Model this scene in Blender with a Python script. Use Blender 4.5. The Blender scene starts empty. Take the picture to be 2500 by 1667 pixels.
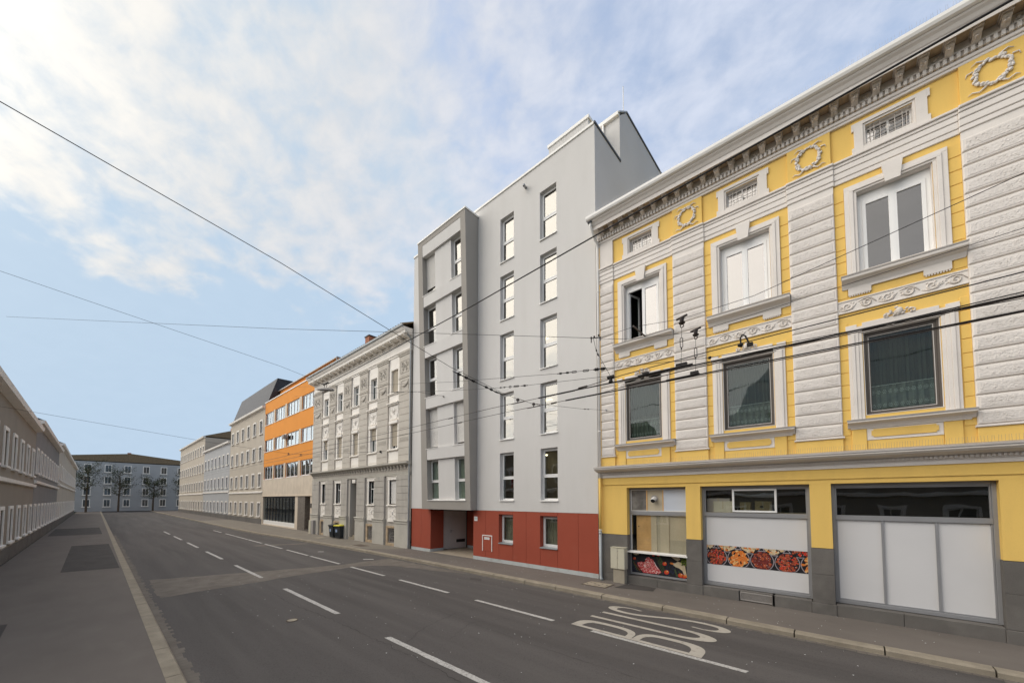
import bpy, bmesh, math, random
from math import radians, sin, cos, pi, atan2, sqrt
from mathutils import Vector, Matrix

S = bpy.context.scene
COL = S.collection
random.seed(7)

# ------------------------------------------------------------------ camera
CAM = Vector((7.079, -12.719, 3.0))
YAW, PITCH = radians(41.424), radians(2.7116)
cd = bpy.data.cameras.new('camera')
cam = bpy.data.objects.new('camera', cd)
COL.objects.link(cam)
fw = Vector((-sin(YAW) * cos(PITCH), cos(YAW) * cos(PITCH), sin(PITCH)))
rt = Vector((cos(YAW), sin(YAW), 0))
up = rt.cross(fw)
cam.matrix_world = Matrix(((rt.x, up.x, -fw.x, CAM.x), (rt.y, up.y, -fw.y, CAM.y), (rt.z, up.z, -fw.z, CAM.z), (0, 0, 0, 1)))
cd.sensor_fit = 'HORIZONTAL'
cd.sensor_width = 36.0
cd.lens = 907.9 / 2500 * 36
cd.shift_x = -12 / 2500
cd.shift_y = (1174.5 - 833.5) / 2500
cd.clip_start = 0.1
cd.clip_end = 3000
S.camera = cam

# ------------------------------------------------------------------ light
SUN_DIR = Vector((-0.62, -0.60, 0.62)).normalized()
w = bpy.data.worlds.new('World')
S.world = w
w.use_nodes = True
nt = w.node_tree
nt.nodes.clear()


def N(t, **k):
    n = nt.nodes.new(t)
    for a, v in k.items():
        setattr(n, a, v)
    return n


def setin(n, **k):
    for a, v in k.items():
        n.inputs[a].default_value = v
    return n


def math_node(op, a, b=None, c=None, clamp=False):
    n = nt.nodes.new('ShaderNodeMath')
    n.operation = op
    n.use_clamp = clamp
    for i, v in enumerate((a, b, c)):
        if v is None:
            continue
        if isinstance(v, (int, float)):
            n.inputs[i].default_value = v
        else:
            nt.links.new(v, n.inputs[i])
    return n.outputs[0]


L = nt.links.new
sky = N('ShaderNodeTexSky', sky_type='NISHITA', sun_disc=False)
sky.sun_elevation = math.asin(SUN_DIR.z)
sky.sun_rotation = atan2(SUN_DIR.x, SUN_DIR.y)
sky.air_density = 1.2
sky.dust_density = 0.6
bg_sky = setin(N('ShaderNodeBackground'), Strength=0.15)
hsv = N('ShaderNodeHueSaturation')
hsv.inputs['Saturation'].default_value = 0.80
L(sky.outputs[0], hsv.inputs['Color'])
cap = N('ShaderNodeMix', data_type='RGBA', blend_type='DARKEN')
cap.inputs[0].default_value = 1.0
L(hsv.outputs[0], cap.inputs[6])
cap.inputs[7].default_value = (1.62, 2.25, 2.95, 1)
L(cap.outputs[2], bg_sky.inputs[0])
tc = N('ShaderNodeTexCoord')
sep = N('ShaderNodeSeparateXYZ')
L(tc.outputs['Generated'], sep.inputs[0])
zz = math_node('ADD', math_node('MAXIMUM', sep.outputs[2], 0.0), 0.22)
u = math_node('DIVIDE', sep.outputs[0], zz)
v = math_node('DIVIDE', sep.outputs[1], zz)
comb = N('ShaderNodeCombineXYZ')
L(u, comb.inputs[0])
L(v, comb.inputs[1])
mp = N('ShaderNodeMapping')
mp.inputs['Rotation'].default_value = (0, 0, radians(-35))
mp.inputs['Scale'].default_value = (2.3, 2.9, 1.0)
L(comb.outputs[0], mp.inputs[0])
n1 = setin(N('ShaderNodeTexNoise'), Scale=1.6, Detail=3.0, Roughness=0.5, Distortion=0.2)
n2 = setin(N('ShaderNodeTexNoise'), Scale=4.6, Detail=5.0, Roughness=0.55, Distortion=0.25)
n3 = setin(N('ShaderNodeTexNoise'), Scale=14.0, Detail=4.0, Roughness=0.6)
for n in (n1, n2, n3):
    L(mp.outputs[0], n.inputs['Vector'])
dens = math_node('ADD', math_node('MULTIPLY', n1.outputs[0], 0.75), math_node('MULTIPLY', n2.outputs[0], 1.0))
dens = math_node('ADD', dens, math_node('MULTIPLY', n3.outputs[0], 0.22))
# the cloud sheet ends above the rooftops on the far side and thickens towards the sun
low = N('ShaderNodeMapRange')
low.interpolation_type = 'SMOOTHSTEP'
L(math_node('ADD', sep.outputs[2], math_node('MULTIPLY', math_node('SUBTRACT', n1.outputs[0], 0.5), 0.35)), low.inputs[0])
low.inputs[1].default_value = 0.33
low.inputs[2].default_value = 0.50
low.inputs[3].default_value = -0.70
low.inputs[4].default_value = 0.0
dots = N('ShaderNodeVectorMath', operation='DOT_PRODUCT')
L(tc.outputs['Generated'], dots.inputs[0])
dots.inputs[1].default_value = SUN_DIR
sunk = math_node('MAXIMUM', dots.outputs['Value'], 0.0)
# dens towards the street side (behind the photographer) stays closed
back = math_node('MULTIPLY', math_node('MAXIMUM', math_node('MULTIPLY', sep.outputs[1], -1.0), 0.0), 0.9)
leftb = math_node('MULTIPLY', math_node('MAXIMUM', math_node('MULTIPLY', sep.outputs[0], -1.0), 0.0), 0.14)
dens = math_node('ADD', math_node('ADD', dens, low.outputs[0]), math_node('ADD', back, leftb))
mask = N('ShaderNodeMapRange')
mask.interpolation_type = 'SMOOTHSTEP'
L(dens, mask.inputs[0])
mask.inputs[1].default_value = 0.66
mask.inputs[2].default_value = 1.34
mask.inputs[3].default_value = 0.20
mask.inputs[4].default_value = 0.93
ccol = N('ShaderNodeMix', data_type='RGBA')
warm = N('ShaderNodeMapRange')
L(dots.outputs['Value'], warm.inputs[0])
warm.inputs[1].default_value = 0.25
warm.inputs[2].default_value = 0.85
L(warm.outputs[0], ccol.inputs[0])
ccol.inputs[6].default_value = (0.375, 0.405, 0.475, 1)
ccol.inputs[7].default_value = (0.445, 0.425, 0.39, 1)
bg_cl = N('ShaderNodeBackground')
L(ccol.outputs[2], bg_cl.inputs[0])
shade = math_node('ADD', 0.86, math_node('MULTIPLY', n2.outputs[0], 0.22))
cs = math_node('ADD', math_node('MULTIPLY', math_node('POWER', sunk, 10.0), 1.8), shade)
L(cs, bg_cl.inputs[1])
mixs = N('ShaderNodeMixShader')
L(mask.outputs[0], mixs.inputs[0])
L(bg_sky.outputs[0], mixs.inputs[1])
L(bg_cl.outputs[0], mixs.inputs[2])
out = N('ShaderNodeOutputWorld')
L(mixs.outputs[0], out.inputs[0])

sd = bpy.data.lights.new('sun', 'SUN')
sd.energy = 1.3
sd.angle = radians(80)
sd.color = (1.0, 0.94, 0.86)
so = bpy.data.objects.new('sun', sd)
COL.objects.link(so)
so.rotation_euler = (-SUN_DIR).to_track_quat('-Z', 'Y').to_euler()
so.location = (-20, -30, 40)

S.view_settings.view_transform = 'Standard'
S.view_settings.look = 'None'
S.view_settings.gamma = 1
S.view_settings.exposure = 0.92
S.render.engine = 'CYCLES'
S.cycles.max_bounces = 8
S.cycles.use_denoising = True

# ------------------------------------------------------------------ materials
M = {}


def mat(name, col, rough=0.8, ns=0.0, amt=0.0, fine=0.0, fs=60.0, bump=0.0, bs=80.0, metal=0.0, spec=0.3,
        stretch=(1, 1, 1), dirt=None, emis=None):
    """procedural material: base colour with two noise layers, optional stains and bump"""
    m = bpy.data.materials.new(name)
    m.use_nodes = True
    t = m.node_tree
    b = t.nodes['Principled BSDF']
    b.inputs['Roughness'].default_value = rough
    b.inputs['Metallic'].default_value = metal
    b.inputs['Specular IOR Level'].default_value = spec
    col = tuple(col) + (1,)
    b.inputs['Base Color'].default_value = col
    tcn = t.nodes.new('ShaderNodeTexCoord')
    mpn = t.nodes.new('ShaderNodeMapping')
    mpn.inputs['Scale'].default_value = stretch
    t.links.new(tcn.outputs['Object'], mpn.inputs[0])
    cur = None

    def mixin(fac_socket, c2, prev):
        mx = t.nodes.new('ShaderNodeMix')
        mx.data_type = 'RGBA'
        t.links.new(fac_socket, mx.inputs[0])
        if prev is None:
            mx.inputs[6].default_value = col
        else:
            t.links.new(prev, mx.inputs[6])
        mx.inputs[7].default_value = c2
        return mx.outputs[2]

    def noise(scale, det, lo, hi, mx_, raw=False):
        n = t.nodes.new('ShaderNodeTexNoise')
        n.inputs['Scale'].default_value = scale
        n.inputs['Detail'].default_value = det
        t.links.new((tcn.outputs['Object'] if raw else mpn.outputs[0]), n.inputs['Vector'])
        r = t.nodes.new('ShaderNodeMapRange')
        t.links.new(n.outputs[0], r.inputs[0])
        r.inputs[1].default_value = lo
        r.inputs[2].default_value = hi
        r.inputs[3].default_value = 0
        r.inputs[4].default_value = mx_
        return r.outputs[0]
    if amt:
        cur = mixin(noise(ns, 5, 0.35, 0.7, 1.0), tuple(c * (1 - amt) for c in col[:3]) + (1,), cur)
    if fine:
        cur = mixin(noise(fs, 3, 0.4, 0.65, 1.0, True), tuple(min(1, c * (1 - fine)) for c in col[:3]) + (1,), cur) if cur is None else \
            mixin(noise(fs, 3, 0.52, 0.72, fine, True), tuple(c * 0.45 for c in col[:3]) + (1,), cur)
    if dirt:
        cur = mixin(noise(dirt[0], 6, dirt[1], dirt[2], dirt[3]), tuple(dirt[4]) + (1,), cur)
    if cur is not None:
        t.links.new(cur, b.inputs['Base Color'])
    if bump:
        n = t.nodes.new('ShaderNodeTexNoise')
        n.inputs['Scale'].default_value = bs
        n.inputs['Detail'].default_value = 4
        t.links.new(tcn.outputs['Object'], n.inputs['Vector'])
        bp = t.nodes.new('ShaderNodeBump')
        bp.inputs['Strength'].default_value = bump
        bp.inputs['Distance'].default_value = 0.02
        t.links.new(n.outputs[0], bp.inputs['Height'])
        t.links.new(bp.outputs[0], b.inputs['Normal'])
    if emis:
        b.inputs['Emission Color'].default_value = tuple(emis[:3]) + (1,)
        b.inputs['Emission Strength'].default_value = emis[3]
    M[name] = m
    return m


def glass(name, fac, tint, rough=0.0, gcol=(1, 1, 1), wav=0.0):
    m = bpy.data.materials.new(name)
    m.use_nodes = True
    t = m.node_tree
    t.nodes.clear()
    g = t.nodes.new('ShaderNodeBsdfGlossy')
    g.inputs['Roughness'].default_value = rough
    g.inputs['Color'].default_value = gcol + (1,)
    tr = t.nodes.new('ShaderNodeBsdfTransparent')
    tr.inputs['Color'].default_value = tint + (1,)
    mx = t.nodes.new('ShaderNodeMixShader')
    lw = t.nodes.new('ShaderNodeLayerWeight')
    lw.inputs['Blend'].default_value = 0.5
    pw = t.nodes.new('ShaderNodeMath')
    pw.operation = 'POWER'
    pw.inputs[1].default_value = 4.0
    t.links.new(lw.outputs['Facing'], pw.inputs[0])
    mr = t.nodes.new('ShaderNodeMapRange')
    t.links.new(pw.outputs[0], mr.inputs[0])
    mr.inputs[1].default_value = 0.0
    mr.inputs[2].default_value = 1.0
    mr.inputs[3].default_value = fac
    mr.inputs[4].default_value = 1.0
    t.links.new(mr.outputs[0], mx.inputs[0])
    t.links.new(tr.outputs[0], mx.inputs[1])
    t.links.new(g.outputs[0], mx.inputs[2])
    if wav:
        tcn = t.nodes.new('ShaderNodeTexCoord')
        n = t.nodes.new('ShaderNodeTexNoise')
        n.inputs['Scale'].default_value = 1.3
        n.inputs['Detail'].default_value = 1
        t.links.new(tcn.outputs['Object'], n.inputs['Vector'])
        bp = t.nodes.new('ShaderNodeBump')
        bp.inputs['Strength'].default_value = wav
        bp.inputs['Distance'].default_value = 0.02
        t.links.new(n.outputs[0], bp.inputs['Height'])
        t.links.new(bp.outputs[0], g.inputs['Normal'])
    o = t.nodes.new('ShaderNodeOutputMaterial')
    t.links.new(mx.outputs[0], o.inputs[0])
    M[name] = m
    return m


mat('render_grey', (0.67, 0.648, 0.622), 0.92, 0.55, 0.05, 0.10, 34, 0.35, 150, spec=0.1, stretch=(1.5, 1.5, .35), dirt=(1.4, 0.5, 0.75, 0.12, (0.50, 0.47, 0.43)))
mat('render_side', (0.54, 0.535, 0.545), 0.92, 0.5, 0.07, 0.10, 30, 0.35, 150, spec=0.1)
mat('taupe', (0.365, 0.338, 0.305), 0.9, 0.6, 0.06, 0.10, 40, 0.35, 160, spec=0.1)
mat('red_panel', (0.36, 0.080, 0.047), 0.75, 0.8, 0.10, 0.15, 200, 0.1, 400, spec=0.2, dirt=(1.6, 0.56, 0.8, 0.12, (0.5, 0.2, 0.13)))
mat('strip_white', (0.52, 0.54, 0.53), 0.85, 1.5, 0.12, 0.1, 40, dirt=(3.0, 0.5, 0.75, 0.45, (0.33, 0.30, 0.26)), spec=0.2)
mat('white_metal', (0.84, 0.815, 0.775), 0.45, 2, 0.04, spec=0.4)
mat('pvc', (0.84, 0.83, 0.81), 0.4, 2, 0.03, spec=0.4)
mat('dark_coping', (0.05, 0.055, 0.07), 0.5, 2, 0.1)
mat('blind_grey', (0.74, 0.715, 0.68), 0.7, 3, 0.04)
mat('warm_curtain', (0.50, 0.45, 0.34), 0.9, 3, 0.2, stretch=(5, 1, .2))
mat('interior', (0.42, 0.37, 0.25), 0.9, 1.3, 0.4)
mat('interior_dark', (0.06, 0.055, 0.05), 0.9, 1.3, 0.3)
mat('joint_dark', (0.03, 0.02, 0.018), 0.95)
mat('door_grey', (0.66, 0.615, 0.58), 0.5, 1.2, 0.06, 0.05, 30, spec=0.3)
mat('black_plastic', (0.02, 0.02, 0.022), 0.5, 4, 0.2, spec=0.4)
mat('steel', (0.35, 0.35, 0.36), 0.35, 4, 0.15, metal=0.8)
mat('zinc', (0.36, 0.38, 0.39), 0.5, 3, 0.15, metal=0.3)
mat('pavers', (0.45, 0.38, 0.29), 0.9, 2.5, 0.25, 0.25, 40, 0.3, 60)
mat('yellow', (0.86, 0.575, 0.165), 0.85, 0.7, 0.06, 0.08, 40, 0.25, 130, spec=0.15, stretch=(1.6, 1.6, .35), dirt=(2.2, 0.5, 0.75, 0.22, (0.62, 0.40, 0.13)))
mat('stucco_white', (0.80, 0.745, 0.69), 0.85, 1.0, 0.08, 0.10, 40, 0.25, 110, spec=0.15, dirt=(1.7, 0.52, 0.78, 0.22, (0.52, 0.47, 0.42)))
mat('stucco_rough', (0.77, 0.715, 0.665), 0.9, 1.2, 0.10, 0.20, 28, 1.0, 22, spec=0.1, dirt=(3, 0.5, 0.7, 0.25, (0.5, 0.45, 0.4)))
mat('relief', (0.78, 0.71, 0.64), 0.85, 3.0, 0.20, 0.15, 40, 0.4, 60, spec=0.15, dirt=(4, 0.48, 0.7, 0.45, (0.42, 0.36, 0.29)))
mat('old_ochre', (0.52, 0.40, 0.27), 0.9, 4.0, 0.35, 0.25, 40, 0.4, 60, spec=0.1)
mat('sheet_metal', (0.38, 0.35, 0.325), 0.55, 1.2, 0.15, 0.1, 20, spec=0.3)
mat('basalt', (0.165, 0.152, 0.138), 0.85, 1.0, 0.25, 0.3, 60, 0.5, 120, spec=0.25, dirt=(2.2, 0.5, 0.75, 0.35, (0.24, 0.22, 0.20)))
mat('alu', (0.33, 0.33, 0.34), 0.45, 1.4, 0.10, metal=0.35, spec=0.4)
mat('bronze_frame', (0.115, 0.098, 0.085), 0.5, 2, 0.1, spec=0.3)
mat('cream_box', (0.58, 0.54, 0.42), 0.5, 2, 0.06, dirt=(5, 0.55, 0.75, 0.3, (0.42, 0.38, 0.3)), spec=0.3)
mat('concrete', (0.40, 0.35, 0.27), 0.9, 3, 0.2, 0.2, 50, 0.4, 80)
mat('grey_plaster', (0.57, 0.525, 0.46), 0.9, 0.9, 0.08, 0.10, 40, 0.3, 120, spec=0.1, dirt=(2.4, 0.5, 0.75, 0.20, (0.36, 0.32, 0.28)))
mat('grey_plaster_lo', (0.50, 0.465, 0.415), 0.9, 0.9, 0.10, 0.15, 40, 0.4, 90, spec=0.1, stretch=(1, 1, 0.25), dirt=(3.0, 0.48, 0.72, 0.40, (0.26, 0.25, 0.23)))
mat('grey_base', (0.53, 0.50, 0.44), 0.9, 0.9, 0.10, 0.12, 40, 0.3, 90, spec=0.1, dirt=(2.4, 0.5, 0.75, 0.3, (0.30, 0.28, 0.25)))
mat('cream_white', (0.90, 0.85, 0.78), 0.88, 1.2, 0.07, 0.08, 40, 0.25, 100, spec=0.1, dirt=(2.0, 0.52, 0.8, 0.2, (0.55, 0.5, 0.44)))
mat('tile_brown', (0.25, 0.185, 0.115), 0.9, 5, 0.35, 0.3, 30, 0.6, 40)
mat('brick', (0.42, 0.17, 0.10), 0.9, 6, 0.3, 0.2, 40, 0.4, 40)
mat('slate', (0.045, 0.043, 0.047), 0.6, 3, 0.3, 0.3, 30, 0.4, 30)
mat('orange', (0.80, 0.32, 0.065), 0.85, 0.5, 0.08, 0.08, 30, 0.25, 110, spec=0.15)
mat('limestone', (0.68, 0.58, 0.46), 0.85, 1.6, 0.15, 0.15, 20, 0.25, 60, stretch=(1, 1, 0.6), dirt=(2.2, 0.5, 0.7, 0.3, (0.46, 0.37, 0.28)))
mat('granite_dark', (0.20, 0.17, 0.14), 0.6, 8, 0.4, 0.4, 60)
mat('asphalt', (0.112, 0.101, 0.095), 0.92, 1.1, 0.26, 0.55, 45, 0.6, 120, spec=0.2, stretch=(0.07, 1.0, 1), dirt=(2.6, 0.48, 0.72, 0.45, (0.128, 0.115, 0.106)))
mat('asphalt_pale', (0.195, 0.172, 0.148), 0.95, 1.4, 0.22, 0.4, 90, 0.5, 160, spec=0.1, dirt=(3.2, 0.45, 0.66, 0.5, (0.13, 0.11, 0.095)))
mat('asphalt_dark', (0.085, 0.076, 0.070), 0.92, 1.2, 0.2, 0.5, 90, 0.5, 160, spec=0.2)
mat('walk', (0.172, 0.15, 0.132), 0.93, 0.8, 0.14, 0.4, 80, 0.4, 150, spec=0.15, stretch=(0.5, 1, 1), dirt=(2.1, 0.5, 0.75, 0.3, (0.20, 0.18, 0.155)))
mat('walk_pale', (0.235, 0.208, 0.172), 0.93, 0.9, 0.16, 0.35, 80, 0.4, 150, spec=0.15, dirt=(2.3, 0.5, 0.75, 0.3, (0.18, 0.155, 0.13)))
mat('kerb_stone', (0.33, 0.285, 0.22), 0.9, 2.2, 0.25, 0.35, 60, 0.5, 90, spec=0.15, dirt=(3.5, 0.5, 0.7, 0.4, (0.2, 0.17, 0.13)))
mat('iron_cover', (0.12, 0.09, 0.07), 0.8, 6, 0.3, 0.3, 60, 0.5, 60)
mat('cover_stone', (0.36, 0.31, 0.235), 0.9, 4, 0.25, 0.3, 60, 0.4, 60)
mat('cable', (0.018, 0.015, 0.014), 0.6, spec=0.3)
mat('wire_bronze', (0.05, 0.036, 0.03), 0.5, 12, 0.3, spec=0.4)
mat('lamp_metal', (0.17, 0.155, 0.145), 0.6, 6, 0.25)
mat('bin_dark', (0.035, 0.04, 0.045), 0.5, 5, 0.2, spec=0.4)
mat('bin_yellow', (0.75, 0.66, 0.06), 0.5, 5, 0.1, spec=0.4)
mat('paper_white', (0.80, 0.80, 0.78), 0.6)
mat('sign_green', (0.10, 0.36, 0.24), 0.6)
mat('curtain', (0.62, 0.68, 0.62), 0.9, 3, 0.1)
mat('lace', (0.85, 0.84, 0.78), 0.9, 30, 0.3)
mat('net_grey', (0.40, 0.385, 0.35), 0.9, 8, 0.25)
mat('curtain_dark', (0.115, 0.122, 0.104), 0.9, 2, 0.25, stretch=(6, 1, 0.3))
mat('film_white', (0.66, 0.65, 0.65), 0.35, 0.9, 0.05, spec=0.4)
mat('board_orange', (0.80, 0.48, 0.20), 0.8, 2, 0.2, 0.1, 20, dirt=(2.5, 0.5, 0.7, 0.5, (0.52, 0.36, 0.2)))
mat('board_beige', (0.66, 0.56, 0.41), 0.8, 1.5, 0.10, 0.1, 20, stretch=(3, 1, 0.5))
mat('board_beige_dark', (0.54, 0.47, 0.35), 0.8, 1.5, 0.12, 0.1, 20, stretch=(3, 1, 0.5))
mat('board_blue', (0.58, 0.62, 0.69), 0.7, 1.5, 0.08, stretch=(0.4, 1, 4))
mat('glass_dirty', (0.22, 0.20, 0.18), 0.6, 3, 0.5, 0.3, 30, dirt=(2.5, 0.45, 0.65, 0.6, (0.42, 0.4, 0.37)))
mat('cardboard', (0.50, 0.36, 0.19), 0.85, 2, 0.1)
mat('carton_white', (0.50, 0.46, 0.43), 0.7, 2, 0.1)
mat('road_paint', (0.52, 0.495, 0.46), 0.8, 3, 0.14, 0.75, 55, dirt=(30, 0.50, 0.62, 0.65, (0.17, 0.155, 0.14)))
mat('bus_paint', (0.44, 0.40, 0.34), 0.8, 2, 0.12, 0.3, 90, dirt=(7, 0.56, 0.66, 0.55, (0.25, 0.22, 0.19)))
mat('crack', (0.045, 0.040, 0.037), 0.95)
mat('lamp_glow', (0.9, 0.85, 0.7), 0.5, emis=(1.0, 0.86, 0.6, 3.0))
mat('extinguisher', (0.45, 0.04, 0.03), 0.4, spec=0.4)
mat('f_black', (0.022, 0.022, 0.026), 0.5, 9, 0.5)
mat('f_meat', (0.50, 0.055, 0.06), 0.5, dirt=(26, 0.50, 0.62, 0.9, (0.72, 0.42, 0.38)))
mat('f_red', (0.68, 0.06, 0.035), 0.4, 12, 0.3)
mat('f_orange', (0.78, 0.22, 0.04), 0.45, 20, 0.35)
mat('f_green', (0.09, 0.13, 0.045), 0.6, 20, 0.4)
mat('f_bright_green', (0.22, 0.30, 0.03), 0.6, 20, 0.5)
mat('f_pale', (0.66, 0.55, 0.38), 0.5, 10, 0.2)
mat('f_dark_red', (0.20, 0.035, 0.03), 0.45, 18, 0.5)
mat('f_nut_red', (0.46, 0.10, 0.045), 0.45, 22, 0.4)
mat('f_nut_pale', (0.68, 0.50, 0.28), 0.5, 16, 0.2)
mat('f_blue', (0.035, 0.04, 0.075), 0.5, 40, 0.6)
mat('f_rim', (0.36, 0.31, 0.33), 0.4)
mat('foliage', (0.055, 0.07, 0.03), 0.8, 2, 0.4)
mat('bark', (0.10, 0.075, 0.055), 0.9, 5, 0.3)
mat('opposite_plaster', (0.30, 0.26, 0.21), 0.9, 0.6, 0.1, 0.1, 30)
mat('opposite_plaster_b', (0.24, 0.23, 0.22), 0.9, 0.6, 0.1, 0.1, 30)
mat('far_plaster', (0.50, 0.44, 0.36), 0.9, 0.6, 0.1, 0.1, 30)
mat('far_plaster_b', (0.42, 0.42, 0.42), 0.9, 0.6, 0.1, 0.1, 30)
mat('grass', (0.07, 0.085, 0.03), 0.95, 2, 0.4)
glass('glass_solar', 0.60, (0.75, 0.76, 0.72), gcol=(0.385, 0.373, 0.352), wav=0.12)
glass('glass_clear', 0.10, (0.80, 0.83, 0.80), gcol=(0.95, 0.97, 1.0), wav=0.3)
glass('glass_pvc', 0.68, (0.7, 0.7, 0.7), gcol=(0.40, 0.388, 0.38), wav=0.15)
glass('glass_blue', 0.035, (0.62, 0.68, 0.66), gcol=(0.92, 0.97, 1.0), wav=0.3)
glass('glass_dim', 0.05, (0.93, 0.94, 0.93), wav=0.2)


# ------------------------------------------------------------------ geometry helpers
class MB:
    def __init__(s):
        s.v, s.f, s.mi, s.cur = [], [], [], 0

    def add(s, vs, fs):
        o = len(s.v)
        s.v += [tuple(p) for p in vs]
        s.f += [tuple(i + o for i in f) for f in fs]
        s.mi += [s.cur] * len(fs)
        return s

    def quad(s, a, b, c, d):
        return s.add([a, b, c, d], [(0, 1, 2, 3)])

    def box(s, x0, x1, y0, y1, z0, z1):
        if x0 > x1: x0, x1 = x1, x0
        if y0 > y1: y0, y1 = y1, y0
        if z0 > z1: z0, z1 = z1, z0
        vs = [(x, y, z) for z in (z0, z1) for y in (y0, y1) for x in (x0, x1)]
        return s.add(vs, [(0, 2, 3, 1), (4, 5, 7, 6), (0, 1, 5, 4), (2, 6, 7, 3), (0, 4, 6, 2), (1, 3, 7, 5)])

    def cbox(s, x0, x1, y0, y1, z0, z1, c=0.01):
        """box whose street-side (y0) edges are chamfered"""
        vs = [(x0, y1, z0), (x1, y1, z0), (x1, y1, z1), (x0, y1, z1),
              (x0, y0 + c, z0), (x1, y0 + c, z0), (x1, y0 + c, z1), (x0, y0 + c, z1),
              (x0 + c, y0, z0 + c), (x1 - c, y0, z0 + c), (x1 - c, y0, z1 - c), (x0 + c, y0, z1 - c)]
        fs = [(0, 3, 2, 1), (8, 9, 10, 11)]
        for i in range(4):
            j = (i + 1) % 4
            fs += [(i, j, 4 + j, 4 + i), (4 + i, 4 + j, 8 + j, 8 + i)]
        return s.add(vs, fs)

    def prof_x(s, prof, x0, x1):
        """(y,z) polygon swept along x"""
        n = len(prof)
        vs = [(x0, y, z) for y, z in prof] + [(x1, y, z) for y, z in prof]
        fs = [tuple(range(n)), tuple(range(2 * n - 1, n - 1, -1))]
        fs += [(i, i + n, (i + 1) % n + n, (i + 1) % n) for i in range(n)]
        return s.add(vs, fs)

    def prof_y(s, prof, y0, y1):
        """(x,z) polygon swept along y"""
        n = len(prof)
        vs = [(x, y0, z) for x, z in prof] + [(x, y1, z) for x, z in prof]
        fs = [tuple(range(n)), tuple(range(2 * n - 1, n - 1, -1))]
        fs += [(i, (i + 1) % n, (i + 1) % n + n, i + n) for i in range(n)]
        return s.add(vs, fs)

    def prof_z(s, prof, z0, z1):
        n = len(prof)
        vs = [(x, y, z0) for x, y in prof] + [(x, y, z1) for x, y in prof]
        fs = [tuple(range(n)), tuple(range(2 * n - 1, n - 1, -1))]
        fs += [(i, (i + 1) % n, (i + 1) % n + n, i + n) for i in range(n)]
        return s.add(vs, fs)

    def tube(s, pts, r, n=6, caps=True):
        pts = [Vector(p) for p in pts]
        rr = r if isinstance(r, (list, tuple)) else [r] * len(pts)
        vs, fs = [], []
        prev = None
        for i, p in enumerate(pts):
            d = (pts[min(i + 1, len(pts) - 1)] - pts[max(i - 1, 0)])
            if d.length < 1e-9: d = Vector((1, 0, 0))
            d.normalize()
            if prev is None:
                a = Vector((0, 0, 1)) if abs(d.z) < 0.9 else Vector((1, 0, 0))
                e = d.cross(a).normalized()
            else:
                e = (prev - d * prev.dot(d))
                e = e.normalized() if e.length > 1e-6 else prev
            prev = e
            g = d.cross(e)
            for k in range(n):
                t = 2 * pi * k / n
                vs.append(p + (e * cos(t) + g * sin(t)) * rr[i])
        for i in range(len(pts) - 1):
            for k in range(n):
                j = (k + 1) % n
                fs.append((i * n + k, i * n + j, (i + 1) * n + j, (i + 1) * n + k))
        if caps:
            fs.append(tuple(range(n - 1, -1, -1)))
            fs.append(tuple((len(pts) - 1) * n + k for k in range(n)))
        return s.add(vs, fs)

    def blob(s, c, rx, ry, rz, nu=8, nv=5, rot=0.0):
        vs, fs = [], []
        ca, sa = cos(rot), sin(rot)
        vs.append((0, 0, rz))
        for i in range(1, nv):
            ph = pi * i / nv
            for k in range(nu):
                t = 2 * pi * k / nu
                vs.append((rx * sin(ph) * cos(t), ry * sin(ph) * sin(t), rz * cos(ph)))
        vs.append((0, 0, -rz))
        for k in range(nu):
            j = (k + 1) % nu
            fs.append((0, 1 + k, 1 + j))
            for i in range(nv - 2):
                a = 1 + i * nu
                fs.append((a + k, a + nu + k, a + nu + j, a + j))
            fs.append((1 + (nv - 2) * nu + k, len(vs) - 1, 1 + (nv - 2) * nu + j))
        out_ = [(c[0] + x * ca - z * sa, c[1] + y, c[2] + x * sa + z * ca) for x, y, z in vs]
        return s.add(out_, fs)

    def disc(s, c, rx, rz, y, n=16, rot=0.0):
        """flat ellipse facing the street"""
        ca, sa = cos(rot), sin(rot)
        vs = []
        for k in range(n):
            a = 2 * pi * k / n
            x, z = rx * cos(a), rz * sin(a)
            vs.append((c[0] + x * ca - z * sa, y, c[1] + x * sa + z * ca))
        return s.add(vs, [tuple(range(n))])

    def ring_frame(s, x0, x1, z0, z1, w_, y0, y1, bot=True, c=0.0):
        """rectangular frame, members butted"""
        f = (lambda *a: s.cbox(*a, c)) if c else s.box
        f(x0, x0 + w_, y0, y1, z0, z1)
        f(x1 - w_, x1, y0, y1, z0, z1)
        f(x0 + w_, x1 - w_, y0, y1, z1 - w_, z1)
        if bot: f(x0 + w_, x1 - w_, y0, y1, z0, z0 + w_)
        return s

    def holewall(s, x0, x1, z0, z1, y, holes, depth):
        xs = sorted({x0, x1, *[h[0] for h in holes], *[h[1] for h in holes]})
        zs = sorted({z0, z1, *[h[2] for h in holes], *[h[3] for h in holes]})
        xs = [x for x in xs if x0 <= x <= x1]
        zs = [z for z in zs if z0 <= z <= z1]
        for i in range(len(xs) - 1):
            for j in range(len(zs) - 1):
                cx, cz = (xs[i] + xs[i + 1]) / 2, (zs[j] + zs[j + 1]) / 2
                if any(h[0] < cx < h[1] and h[2] < cz < h[3] for h in holes): continue
                s.quad((xs[i], y, zs[j]), (xs[i + 1], y, zs[j]), (xs[i + 1], y, zs[j + 1]), (xs[i], y, zs[j + 1]))
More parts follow.
